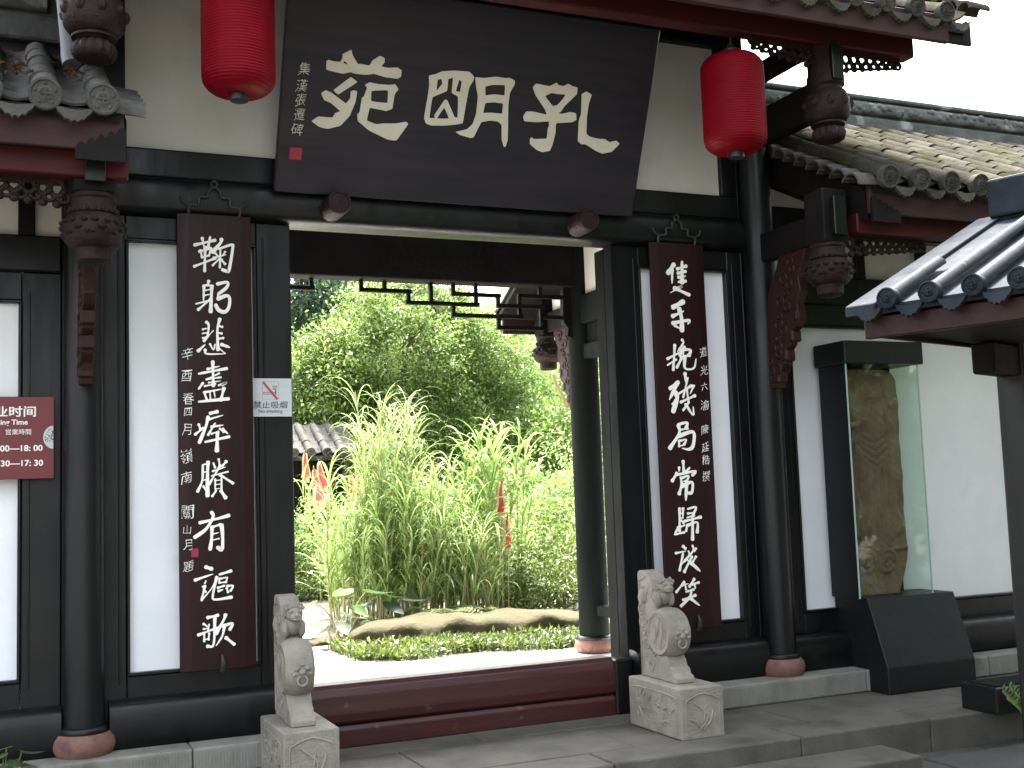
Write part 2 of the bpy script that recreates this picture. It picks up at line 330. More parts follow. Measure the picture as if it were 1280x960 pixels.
# ================================================================== GATEHOUSE
gate = thing('gatehouse', 'black timber gatehouse with white plaster panels and open doorway onto a garden', 'gatehouse', (2.71, 0, 0))
XL, XR = .40, 5.02                                 # column axes
YB = 2.75                                          # rear columns
YM = 1.325                                         # ridge plane
# plinths under the walls, block by block
for a, b in [(-4.2, -2.9), (-2.9, -1.5), (-1.5, -.15), (-.15, .95), (.95, 1.56), (3.9, 4.35), (4.35, 5.60), (5.60, 6.75), (6.75, 8.0), (8.0, 9.3)]:
    p = box('plinth_block', a + .002, b - .002, -.30, .16, -.001, .15, 'plinth', gate, .012, 2)
# tooled grooves on the plinth face
def tooling(a, b, nm):
    gg = G(); x = a
    while x < b:
        gg.box(x, x + .007, -.3035, -.299, .012, .128); x += .017
    return gg.build(nm, 'plinth', gate, False)
for a, b in [(-.6, .945), (.955, 1.30), (3.97, 4.345), (4.355, 5.45)]: tooling(a, b, 'tooling')
# columns
def column(x, y, r, z1, z0=.15, br=.165, parent=gate, m='lacquer'):
    c = lathe('column', [(r * 1.0, z0 + .12), (r, z0 + .3), (r * .99, z1)], x, y, m, parent, 32)
    lathe('collar', [(r * 1.0, z0 + .115), (r * 1.18, z0 + .12), (r * 1.2, z0 + .135), (r * 1.12, z0 + .15), (r * 1.001, z0 + .155)], x, y, 'lacquer', c, 32)
    lathe('base_stone', [(br * .86, z0 + .001), (br * .97, z0 + .03), (br, z0 + .06), (br * .96, z0 + .09), (br * .84, z0 + .117), (r * .5, z0 + .12)], x, y, 'base_pink', c, 32)
    return c
column(XL, -.10, .108, 4.4); column(XR, -.10, .112, 4.4)
column(XR, YB, .14, 3.9, 0, .19, gate, 'lacquer_dull'); column(XL - .1, YB, .14, 3.9, 0, .19, gate, 'lacquer_dull')
# timber frame of a bay: (x0 frame, x1 panel, x2 panel, x3 frame)
def rounded_beam(name, x0, x1, yc, zc, ry, rz, m, parent, n=18):
    pts = [(yc + ry * math.copysign(abs(math.cos(a)) ** .55, math.cos(a)), zc + rz * math.copysign(abs(math.sin(a)) ** .55, math.sin(a))) for a in [2 * math.pi * i / n + .17 for i in range(n)]]
    return prism(name, pts, 'x', x0, x1, m, parent, 0, True)
def bay(x0, x1, x2, x3, zb, zt, ztop, par, zlow=.15, ma='lacquer', mb='lacquer'):
    box('post', x0, x1, 0, .12, zlow, ztop, ma, par, .006)
    box('post', x2, x3, .001, .121, zlow, ztop, mb, par, .006)
    box('rail', x1 + .001, x2 - .001, .003, .11, zt, ztop, 'lacquer', par, .005)
    box('rail', x1 + .001, x2 - .001, .003, .11, .40, zb, 'lacquer', par, .005)
    box('wall_panel', x1 - .02, x2 + .02, .045, .10, zb - .02, zt + .02, 'plaster', par, 0)
    t = .018                                       # moulding round the panel
    for (a, b, c, d) in [(x1 + .002, x2 - .002, zt - t, zt - .001), (x1 + .002, x2 - .002, zb + .001, zb + t)]: box('moulding', a, b, -.008, .044, c, d, 'lacquer', par, .004)
    for (a, b) in [(x1 + .001, x1 + t), (x2 - t, x2 - .001)]: box('moulding', a, b, -.007, .043, zb + t + .001, zt - t - .001, 'lacquer', par, .004)
    for (a, b) in [(x1 - .045, x1 - .035), (x2 + .035, x2 + .045)]: box('bead', a, b, -.006, .004, zb - .04, zt + .05, 'lacquer', par, .003)
def foot_beam(x0, x1, par):
    rounded_beam('foot_beam', x0, x1, -.02, .275, .12, .135, 'lacquer', par)
bay(.50, .633, 1.392, 1.602, .528, 3.048, 3.185, gate); foot_beam(.53, 1.60, gate)
bay(3.854, 4.065, 4.808, 4.93, .528, 3.048, 3.185, gate, .15, 'lacquer_dull'); foot_beam(3.86, 4.90, gate)
# door jamb linings
box('jamb', 1.40, 1.601, .122, .26, 0, 3.18, 'lacquer_dull', gate, .006); box('jamb', 3.856, 4.06, .123, .26, 0, 3.18, 'lacquer_dull', gate, .006)
box('jamb_foot', 3.72, 3.853, -.06, .10, -.001, .36, 'lacquer', gate, .012); box('jamb_foot', 1.603, 1.665, -.06, .10, -.001, .36, 'lacquer', gate, .012)
# lintel and upper wall
rounded_beam('lintel', .49, 4.93, .06, 3.305, .15, .12, 'lacquer', gate, 22)
box('beam', .49, 4.93, -.005, .2, 3.426, 3.60, 'lacquer', gate, .012, 2)
box('beam', .49, 4.93, -.03, .15, 4.72, 4.92, 'lacquer', gate, .01)
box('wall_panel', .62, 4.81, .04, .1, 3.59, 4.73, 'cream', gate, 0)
box('post', .50, .635, -.002, .12, 3.601, 4.719, 'lacquer', gate, .005); box('post', 4.80, 4.93, -.002, .12, 3.601, 4.719, 'lacquer', gate, .005)
box('post', 4.932, 5.128, .004, .115, .15, 4.4, 'lacquer', gate, .004); box('post', .287, .498, .004, .115, .15, 4.4, 'lacquer', gate, .004)
# threshold: two rounded boards
th = prism('threshold', [(-.045, .0), (-.045, .10), (-.03, .128), (.16, .128), (.16, .0)], 'x', 1.67, 3.72, 'thresh', gate, .004)
prism('threshold_board', [(-.02, .129), (-.05, .15), (-.058, .20), (-.05, .30), (-.03, .345), (.0, .372), (.13, .372), (.15, .355), (.15, .129)], 'x', 1.665, 3.722, 'thresh', gate, .004)
# passage: rear beam, hanging lattice, side beams, ceiling
box('rear_beam', XL - .1, XR + .05, YB - .10, YB + .10, 3.405, 3.80, 'darkwood', gate, .01)
box('rear_board', XL - .1, XR, YB - .03, YB + .03, 3.80, 5.0, 'darkwood', gate, 0)
box('tie_beam', XR - .07, XR + .07, .27, YB - .1, 3.05, 3.32, 'lacquer_dull', gate, .01); box('tie_beam', XR - .06, XR + .06, .27, YB - .1, 2.72, 2.86, 'lacquer_dull', gate, .01)
box('side_panel', XR - .02, XR + .02, .27, YB - .1, 3.325, 3.95, 'cream', gate, 0); box('side_panel', XR - .02, XR + .02, .27, YB - .1, 2.865, 3.045, 'lacquer_dull', gate, 0)
box('tie_beam', XL - .17, XL - .03, .27, YB - .1, 3.05, 3.32, 'lacquer_dull', gate, .01); box('side_panel', XL - .12, XL - .08, .27, YB - .1, 0.1, 4.0, 'plaster', gate, 0)
box('bench_rail', XR - .05, XR + .10, .35, YB - .16, .34, .44, 'lacquer_dull', gate, .01)
lat = origin_empty('hanging_lattice', gate)

def L(zu, zv): return atY(340 + zu / 2.6667, 240 + zv / 2.6667, YB - .02)
LB = [(60, 318, 135, 320), (131, 286, 131, 320), (297, 292, 297, 326), (297, 326, 458, 331), (375, 296, 375, 328), (455, 331, 455, 370), (452, 370, 685, 374), (530, 300, 530, 371), (604, 304, 604, 340), (604, 340, 757, 345), (680, 306, 680, 374), (605, 374, 605, 412), (605, 412, 830, 415), (754, 345, 754, 380), (754, 380, 900, 383), (825, 346, 825, 415), (825, 348, 966, 350), (756, 414, 756, 452), (756, 452, 902, 456), (898, 383, 898, 456), (898, 418, 966, 419), (893, 318, 893, 348)]
for (a, b, c, d) in LB:
    P, Q = L(a, b), L(c, d)
    if abs(a - c) > abs(b - d): z = (P[2] + Q[2]) / 2; o = box('bar', P[0] - .017, Q[0] + .017, YB - .035, YB + .005, z - .018, z + .018, 'darkwood', lat, .003)
    else: x = (P[0] + Q[0]) / 2; o = box('bar', x - .017, x + .017, YB - .034, YB + .004, min(P[2], Q[2]), max(P[2], Q[2]), 'darkwood', lat, .003)
P, Q = L(966, 300), L(966, 420)
prism('bar', [(P[0], P[2] + .02), (Q[0], Q[2]), (Q[0] + .01, Q[2] - .05), (Q[0] + .05, Q[2] - .10), (Q[0] + .04, Q[2] - .17), (Q[0] + .13, Q[2] - .22), (P[0] + .13, P[2] + .02)], 'y', YB - .05, YB + .02, 'darkwood', lat, .004)
# ------------------------------------------------------------------ tiles
def half_tile(name, r0, r1, ln, t, a0, a1, n=8, m='tile'):
    """arched tile lying along +Y, its arc open downwards; r0 at the low end"""
    v = []; f = []
    for (y, R) in ((0, r0), (ln, r1)):
        for k in range(n + 1):
            a = a0 + (a1 - a0) * k / n; v.append((R * math.cos(a), y, R * math.sin(a)))
        for k in range(n + 1):
            a = a0 + (a1 - a0) * k / n; v.append(((R - t) * math.cos(a), y, (R - t) * math.sin(a)))
    s = 2 * (n + 1)
    for k in range(n):
        f += [(k, k + 1, s + k + 1, s + k), (n + 1 + k + 1, n + 1 + k, s + n + 1 + k, s + n + 1 + k + 1), (k + 1, k, n + 1 + k, n + 1 + k + 1), (s + k, s + k + 1, s + n + 1 + k + 1, s + n + 1 + k)]
    f += [(0, s, s + n + 1, n + 1), (n, n + 1 + n, s + n + 1 + n, s + n)]
    me = bpy.data.meshes.new(name); me.from_pydata(v, [], f); me.update(); me.materials.append(M[m])
    me.polygons.foreach_set('use_smooth', [True] * len(me.polygons)); me.set_sharp_from_angle(angle=math.radians(50))
    return me
def disc_mesh(name, r, m):
    gg = G(); n = 18; prof = [(0, -.014), (r * .35, -.022), (r * .5, -.012), (r * .78, -.012), (r * .84, -.02), (r * .98, -.018), (r, -.004), (r, .03)]
    v = []; f = []
    for (R, y) in prof:
        for i in range(n): a = 2 * math.pi * i / n; v.append((R * math.cos(a), y, R * math.sin(a)))
    for j in range(len(prof) - 1):
        for i in range(n): i2 = (i + 1) % n; f.append((j * n + i, (j + 1) * n + i, (j + 1) * n + i2, j * n + i2))
    gg.add(v, f)
    for i in range(5):
        a = i * 2 * math.pi / 5 + .4; gg.ball((r * .62 * math.cos(a), -.012, r * .62 * math.sin(a)), r * .13, 6, 4, (1, .6, 1))
    gg.box(-r * .3, r * .3, -.026, -.012, -r * .06, r * .06); gg.box(-r * .06, r * .06, -.025, -.012, -r * .3, r * .3)
    me = bpy.data.meshes.new(name); me.from_pydata(gg.v, [], gg.f); me.update(); me.materials.append(M[m])
    me.polygons.foreach_set('use_smooth', [True] * len(me.polygons)); me.set_sharp_from_angle(angle=math.radians(50)); return me
def drip_mesh(name, wd, h, m):
    pts = []
    for k in range(15):
        t = -1 + 2 * k / 14; pts.append((wd / 2 * t, -h * (1 - abs(t) ** 2.2) * (1 + .06 * math.cos(k * math.pi))))
    top = [(wd / 2 * math.cos(a), .0 - wd * .17 * math.sin(a)) for a in [math.pi * k / 8 for k in range(1, 8)]]
    poly = pts + top
    bm = bmesh.new(); A = [bm.verts.new((x, -.012, z)) for x, z in poly]; B = [bm.verts.new((x, .012, z)) for x, z in poly]
    bm.faces.new(A); bm.faces.new(B[::-1]); n = len(poly)
    for i in range(n): bm.faces.new((A[i], A[(i + 1) % n], B[(i + 1) % n], B[i]))
    bmesh.ops.recalc_face_normals(bm, faces=bm.faces)
    me = bpy.data.meshes.new(name); bm.to_mesh(me); bm.free(); me.materials.append(M[m]); return me
def tiled_slope(par, xs, yE, zE, pitch, rows, rl, r, m, sgn=1, caps=True, last=True, jitter=.004):
    """columns of cover tiles with pan tiles between them. par must be an unrotated part at the origin"""
    dx = xs[1] - xs[0]
    cov = half_tile('cover_tile', r * 1.04, r * .96, rl * 1.06, .016, 0, math.pi, 8, m)
    pan = half_tile('pan_tile', dx * .60, dx * .57, rl * 1.12, .014, math.radians(-148), math.radians(-32), 6, m)
    dm = disc_mesh('cap_tile', r * 1.12, m); dr = drip_mesh('drip_tile', dx * .78, dx * .36, m)
    cp, sp = math.cos(pitch), math.sin(pitch); rot = (pitch, 0, 0) if sgn > 0 else (pitch, 0, math.pi)
    for x in xs:
        for k in range(rows):
            d = k * rl; lift = .004 * (k % 2)
            o = bpy.data.objects.new('cover_tile', cov); COL.objects.link(o); o.parent = par
            o.location = (x + random.uniform(-jitter, jitter), yE + sgn * d * cp, zE + d * sp + r * .25 + lift); o.rotation_euler = (rot[0] + random.uniform(-.012, .012), random.uniform(-.03, .03), rot[2] + random.uniform(-.01, .01))
            if x == xs[-1] and not last: continue
            o = bpy.data.objects.new('pan_tile', pan); COL.objects.link(o); o.parent = par
            o.location = (x + dx / 2, yE + sgn * (d * cp + .01), zE + d * sp + dx * .50 + .01); o.rotation_euler = (rot[0] + .045 + random.uniform(-.01, .01), 0, rot[2])
        if caps:
            o = bpy.data.objects.new('cap_tile', dm); COL.objects.link(o); o.parent = par; o.location = (x, yE - sgn * .012, zE + r * .3); o.rotation_euler = (rot[0] * .35, random.uniform(-.2, .2), rot[2])
            if x == xs[-1] and not last: continue
            o = bpy.data.objects.new('drip_tile', dr); COL.objects.link(o); o.parent = par; o.location = (x + dx / 2, yE - sgn * .002, zE - .012); o.rotation_euler = (-.12, random.uniform(-.05, .05), rot[2])
def roof_part(name, x0, x1, yE, zE, pitch, run, m, par, thick=.05, sgn=1):
    tp = math.tan(pitch)
    poly = [(yE, zE), (yE + sgn * run, zE + run * tp), (yE + sgn * run, zE + run * tp - thick), (yE, zE - thick)]
    me_o = prism(name, poly, 'x', x0, x1, m, par)
    return me_o
# ------------------------------------------------------------------ pendants, friezes, braces
def carve_ring(gg, x, y, z, R, n, s, sc=(1, 1, 1)):
    for i in range(n):
        a = 2 * math.pi * i / n; gg.ball((x + R * math.cos(a), y + R * math.sin(a), z), s, 6, 4, sc)
def pendant_main(x, y, par, sgn=1):
    p = lathe('pendant', [(.115, 4.40), (.115, 4.20), (.125, 4.18), (.125, 4.12), (.108, 4.105), (.108, 4.085), (.128, 4.075), (.148, 4.03), (.156, 3.97), (.148, 3.91), (.12, 3.875), (.10, 3.868), (.112, 3.862), (.112, 3.85), (.092, 3.845), (.10, 3.838), (.088, 3.832)], x, y, 'carved', par, 32)
    lathe('pendant_tip', [(.088, 3.831), (.104, 3.81), (.108, 3.785), (.10, 3.758), (.08, 3.744), (.04, 3.742)], x, y, 'carved', p, 48, lambda a, z: 1 + .07 * math.cos(14 * a))
    gg = G(); carve_ring(gg, x, y, 3.985, .148, 9, .028, (1, 1, 1.3)); carve_ring(gg, x, y, 4.035, .135, 14, .017); carve_ring(gg, x, y, 3.925, .14, 16, .014); gg.build('carving', 'carved', p)
    box('hanging_post', x - .085, x + .085, y - .085, y + .085, 4.2, 4.42, 'darkwood', par, .008)
    box('post_plate', x - .045, x + .045, y - sgn * .14, y - sgn * .09, 4.13, 4.36, 'lacquer', par, .005)
def pendant_wing(x, y, par, sgn=1):
    p = lathe('pendant', [(.115, 3.06), (.122, 3.04), (.112, 3.03), (.112, 3.0), (.118, 2.99), (.118, 2.965), (.108, 2.96), (.126, 2.95), (.145, 2.92), (.152, 2.875), (.144, 2.83), (.118, 2.795), (.088, 2.785), (.086, 2.725), (.07, 2.712), (.03, 2.708)], x, y, 'carved', par, 32)
    gg = G()
    carve_ring(gg, x, y, 2.977, .116, 20, .012, (1, 1, 1.2))
    for i in range(8):
        a = 2 * math.pi * i / 8 + .2
        for (da, dz, s) in [(-.22, .03, .02), (.22, .03, .02), (0, -.005, .026), (-.3, -.03, .016), (.3, -.03, .016)]:
            gg.ball((x + .146 * math.cos(a + da), y + .146 * math.sin(a + da), 2.88 + dz), s, 6, 4, (1, 1, .7))
    gg.build('carving', 'carved', p)
    box('hanging_post', x - .10, x + .10, y - .10, y + .10, 3.061, 3.42, 'darkwood', par, .008)
    box('post_plate', x - .05, x + .05, y - sgn * .15, y - sgn * .105, 3.10, 3.36, 'lacquer', par, .005)
def frieze(x0, x1, y, ztop, par, h0=.13, h1=.05):
    """openwork carved strip under the eave beam, tapering from x0 (deep) to x1"""
    gg = G(); n = max(4, int(abs(x1 - x0) / .062))
    for i in range(n):
        t = (i + .5) / n; x = x0 + (x1 - x0) * t; h = h0 + (h1 - h0) * t
        rr = random.uniform(.85, 1.1)
        gg.torus((x, y, ztop - h * .34), .030 * rr, .012, 'y', 12, 6, (1, min(1.3, h / .09)))
        gg.torus((x + .03, y + .003, ztop - h * .72), .026 * rr, .012, 'y', 12, 6, (1, .9))
        gg.ball((x, y, ztop - h * .98), .024, 8, 5, (1, .7, .9)); gg.ball((x + .03, y - .004, ztop - h * .5), .02, 6, 4)
    xa, xb = min(x0, x1), max(x0, x1); gg.box(xa, xb, y - .012, y + .012, ztop - .02, ztop + .01)
    return gg.build('frieze', 'carved', par)
def brace(x, yc, sgn, par):
    """carved diagonal brace from the column (at yc) up to the hanging pendant, in the plane x = const"""
    def q(y, z): return (yc + sgn * y, z)
    out = [q(-.01, 2.16), q(-.01, 2.66), q(.06, 2.86), q(.16, 3.0), q(.20, 3.09), q(.50, 3.09), q(.46, 3.0), q(.40, 2.90), (q(.42, 2.80)), q(.37, 2.72), q(.39, 2.62), q(.35, 2.56), q(.29, 2.53), q(.27, 2.44), q(.21, 2.40), q(.21, 2.32), q(.15, 2.27), q(.11, 2.155)]
    b = prism('brace', out, 'x', x - .034, x + .034, 'redwood', par, .006)
    gg = G()
    for k in range(16):
        t = k / 15; y = .06 + .26 * t + .05 * math.sin(k * 2.3); z = 2.24 + .78 * t
        for sx in (-1, 1):
            gg.torus((x + sx * .034, yc + sgn * y, z), .030 + .010 * math.sin(k * 2.1), .011, 'x', 10, 6); gg.ball((x + sx * .034, yc + sgn * (y + .05 * math.cos(k * 1.7)), z + .035), .02, 6, 4, (.6, 1, 1))
    gg.build('carving', 'redwood', b)
    for k, (y, z) in enumerate([(.115, 2.19), (.215, 2.335), (.295, 2.46), (.355, 2.60)]):
        box('step_block', x - .042, x + .042, yc + sgn * (y - .04), yc + sgn * (y + .02), z, z + .085, 'redwood', b, .012)
    return b
def scallop(name, x0, x1, y, z0, z1, m, par, n=4):
    """flat dark plate with a bumpy upper edge stepping down from z1 at x0 to z0 at x1"""
    pts = [(x0, z0 - .05), (x1, z0 - .05)]
    for i in range(n):
        for k in range(5):
            t = 1 - (i + k / 5) / n; pts.append((x0 + (x1 - x0) * t, z0 + (z1 - z0) * (1 - t) + .028 * math.sin(math.pi * k / 5)))
    pts.append((x0, z1))
    return prism(name, pts, 'y', y - .012, y + .012, m, par)
PITCH = math.radians(27)
# ------------------------------------------------------------------ main roof
X0, X1 = -.66, 6.04
roof = origin_empty('roof', gate)
roof_part('roof_deck', X0 + .1, X1 - .08, -1.28, 4.53, PITCH, 2.60, 'darkwood', roof)
roof_part('roof_deck', X0 + .1, X1 - .08, 3.95, 4.55, PITCH, 2.62, 'darkwood', roof, sgn=-1)
n = 26; dxm = (X1 - X0 - .16) / n
tiled_slope(roof, [X0 + .1 + dxm * i for i in range(n)], -1.33, 4.56, PITCH, 2, .32, .062, 'tilemoss')
box('eave_board', X0 + .12, X1 - .26, -1.31, -1.27, 4.385, 4.575, 'fascia', gate, .006)
box('eave_beam', X0 + .3, X1 - .32, -1.05, -.93, 4.37, 4.52, 'redbeam', gate, .01)
scallop('eave_ornament', X1 - .02, X1 - .40, -1.255, 4.46, 4.56, 'darkwood', gate, 5)
prism('bargeboard', [(-1.27, 4.42), (-1.27, 4.56), (YM, 4.56 + 2.6 * math.tan(PITCH)), (YM, 4.36 + 2.6 * math.tan(PITCH))], 'x', X1 - .10, X1 - .06, 'darkwood', gate)
prism('bargeboard', [(-1.27, 4.42), (-1.27, 4.56), (YM, 4.56 + 2.6 * math.tan(PITCH)), (YM, 4.36 + 2.6 * math.tan(PITCH))], 'x', X0 + .10, X0 + .14, 'darkwood', gate)
for k in range(7):                                  # verge tiles at the corner
    o = copy_obj(bpy.data.objects['cover_tile'], roof, (X1 - .06, -1.25 + k * .11, 4.66 + k * .11 * math.tan(PITCH)), (0, 0, -math.pi / 2), (1.1, .55, 1.1))
box('gable_wall', XR - .02, XR + .06, .05, 2.7, 4.0, 5.2, 'darkwood', gate, 0); box('gable_wall', XL - .06, XL + .02, .05, 2.7, 4.0, 5.2, 'darkwood', gate, 0)
for x in (XL, XR):
    box('cross_beam', x - .055, x + .055, -.85, .03, 3.93, 4.18, 'darkwood', gate, .01)
    pendant_main(x, -.95, gate)
    frieze(x + .13, x + .62, -.97, 4.368, gate); frieze(x - .13, x - .62, -.97, 4.368, gate)
box('side_eave_beam', XR - .06, XR + .06, -.9, 3.4, 4.40, 4.52, 'darkwood', gate, .01); box('side_eave_beam', XL - .06, XL + .06, -.9, 3.4, 4.40, 4.52, 'darkwood', gate, .01)
# pegs that carry the plaque
for (u, v) in ((425, 252), (738, 274)):
    p = atY(u, v, -.30); pts = []
    gg = G(); nn = 20; prof = [(.075, -.09), (.076, -.285), (.070, -.297), (.058, -.298), (.055, -.292), (.03, -.295), (0.004, -.297)]
    vv = []; ff = []
    for (R, y) in prof:
        for i in range(nn): a = 2 * math.pi * i / nn; vv.append((p[0] + R * math.cos(a), y, p[2] + R * math.sin(a)))
    for j in range(len(prof) - 1):
        for i in range(nn): i2 = (i + 1) % nn; ff.append((j * nn + i, (j + 1) * nn + i, (j + 1) * nn + i2, j * nn + i2))
    gg.add(vv, ff).build('peg', 'carved', gate)
# ================================================================== SIDE WINGS
def wing(side, label):
    s = 1 if side > 0 else -1
    cx = XR if s > 0 else XL
    W = thing('side_hall', label, 'building', (cx + s * 2.2, 0, 0), 0, 'low halls joined to the gatehouse')
    if s > 0: segs = [(5.13, 5.325, 7.60, 7.78), (7.785, 7.90, 9.3, 9.5)]
    else: segs = [(-2.2, -2.05, .078, .285), (-4.4, -4.2, -2.4, -2.205)]
    for (a, b, c, d) in segs:
        bay(a, b, c, d, .545, 2.662, 2.82, W)
        foot_beam(a + .003, d - .003, W)
    xa, xb = (5.13, 9.5) if s > 0 else (-4.4, .285)
    box('beam', xa, xb, -.03, .14, 2.822, 3.03, 'lacquer', W, .01)
    box('beam', xa, xb, -.02, .13, 3.34, 3.55, 'lacquer', W, .01)
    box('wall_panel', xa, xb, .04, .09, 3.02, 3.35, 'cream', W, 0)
    for k in range(7):
        x = (5.42 + k * .62) if s > 0 else (.10 - k * .62); box('stud', x - .045, x + .045, 0, .1, 3.031, 3.339, 'lacquer', W, .005)
    # roof, front and rear slopes
    ex0, ex1 = (5.19, 10.2) if s > 0 else (-4.2, .54)
    R = origin_empty('roof', W)
    roof_part('roof_deck', ex0 + .03, ex1 - .03, -1.12, 3.425, PITCH, 2.44, 'darkwood', R); roof_part('roof_deck', ex0 + .03, ex1 - .03, 3.77, 3.45, PITCH, 2.44, 'darkwood', R, sgn=-1)
    dx = .262
    if s > 0: xs = [5.30 + dx * i for i in range(18)]; rows = 8
    else: xs = [.425 - dx * i for i in range(4)]; xs = xs[::-1]; rows = 5
    tiled_slope(R, xs, -1.17, 3.445, PITCH, rows, .33, .07, 'tilemoss' if s > 0 else 'tile', 1, True, s > 0)
    xe = ex0 if s > 0 else ex1
    for sy, y0, zz in ((1, -1.10, 3.235), (-1, 3.75, 3.235)):
        box('eave_board', ex0 + .01, ex1 - .01, y0, y0 + sy * .035, zz, 3.44, 'fascia', W, .005)
        box('eave_beam', ex0 - .02, ex1 + .02, y0 + sy * .10, y0 + sy * .20, 3.125, 3.26, 'redbeam', W, .008)
    for (ya, yb) in ((-1.06, YM), (3.71, YM)):
        zb = 3.40; zt = zb + (2.385) * math.tan(PITCH)
        prism('bargeboard', [(ya, zb - .20), (ya, zb + .01), (yb, zt + .01), (yb, zt - .22)], 'x', xe - s * .005, xe + s * .03, 'darkwood', W)
    prism('verge_soffit', [(-.88, 3.27), (YM, 3.27 + 2.2 * math.tan(PITCH)), (YM, 3.24 + 2.2 * math.tan(PITCH)), (-.88, 3.24)], 'x', xe + s * .035, cx + s * .9, 'darkwood', W)
    vt = half_tile('verge_tile', .095, .10, .24, .013, math.radians(15), math.radians(165), 8, 'tile')
    for k in range(17 if s > 0 else 4):
        for sy in ((1, -1) if s > 0 else (1,)):
            d = .03 + k * .125
            o = bpy.data.objects.new('verge_tile', vt); COL.objects.link(o); o.parent = R
            o.location = (xe - s * .09, (-1.06 + d) if sy > 0 else (3.71 - d), 3.405 + d * math.tan(PITCH)); o.scale = (1, 1 if s > 0 else .6, 1)
            o.rotation_euler = Matrix.Rotation(-s * math.pi / 2, 4, 'Z').to_euler() if False else (0.05, s * sy * (PITCH - .15), -s * math.pi / 2)
    scallop('eave_ornament', xe + s * .005, xe + s * .24, -1.117, 3.225, 3.33, 'darkwood', W, 5)
    # ridge
    zr = 3.46 + 2.44 * math.tan(PITCH)
    box('ridge', ex0 - .05, ex1, YM - .11, YM + .11, zr - .05, zr + .13, 'ridge', R, .015); box('ridge', ex0 - .05, ex1, YM - .07, YM + .07, zr + .131, zr + .30, 'ridge', R, .01)
    rounded_beam('ridge_moulding', ex0 + .25, ex1 - .3, YM - .06, zr + .215, .06, .06, 'ridge', R); box('ridge', ex0 - .06, ex1, YM - .10, YM + .10, zr + .301, zr + .345, 'ridge', R, .012)
    if s > 0:
        gg = G(); random.seed(5)
        for k in range(60): gg.ball((5.6 + k * .075 + random.uniform(-.02, .02), YM - .115, zr + .215 + random.uniform(-.03, .03)), random.uniform(.02, .04), 6, 4, (1.3, .6, 1))
        gg.build('ridge_relief', 'ridge', R)
    # pendants, braces, friezes front and rear
    for sy, y, yc in ((1, -.87, -.18), (-1, 3.52, 2.83)):
        pendant_wing(cx, y, W, sy)
        frieze(cx + s * .14, cx + s * .80, y - sy * .02, 3.125, W, .13, .06)
        brace(cx, yc, -sy, W)
        box('cross_beam', cx - .05, cx + .05, min(y + .1 * sy, yc + .1 * sy), max(y + .1 * sy, yc + .1 * sy), 3.08, 3.28, 'darkwood', W, .01)
    if s > 0:                                       # the rear eave runs on past its column towards the passage
        roof_part('roof_deck', 4.60, 5.215, 3.80, 3.30, PITCH, .95, 'darkwood', R, sgn=-1)
        box('eave_board', 4.62, 5.19, 3.715, 3.748, 3.10, 3.245, 'fascia', W, .005)
        tiled_slope(R, [4.66, 4.90], 3.83, 3.32, PITCH, 3, .33, .06, 'tile', -1)
        box('wall_panel', cx + .02, cx + .06, 2.92, 3.6, 3.0, 3.42, 'plaster', W, 0)
    return W
WR = wing(1, 'low hall right of the gate with mossy tiled roof and weathered ridge')
WL = wing(-1, 'low hall left of the gate with grey tile ends below the downpipe')
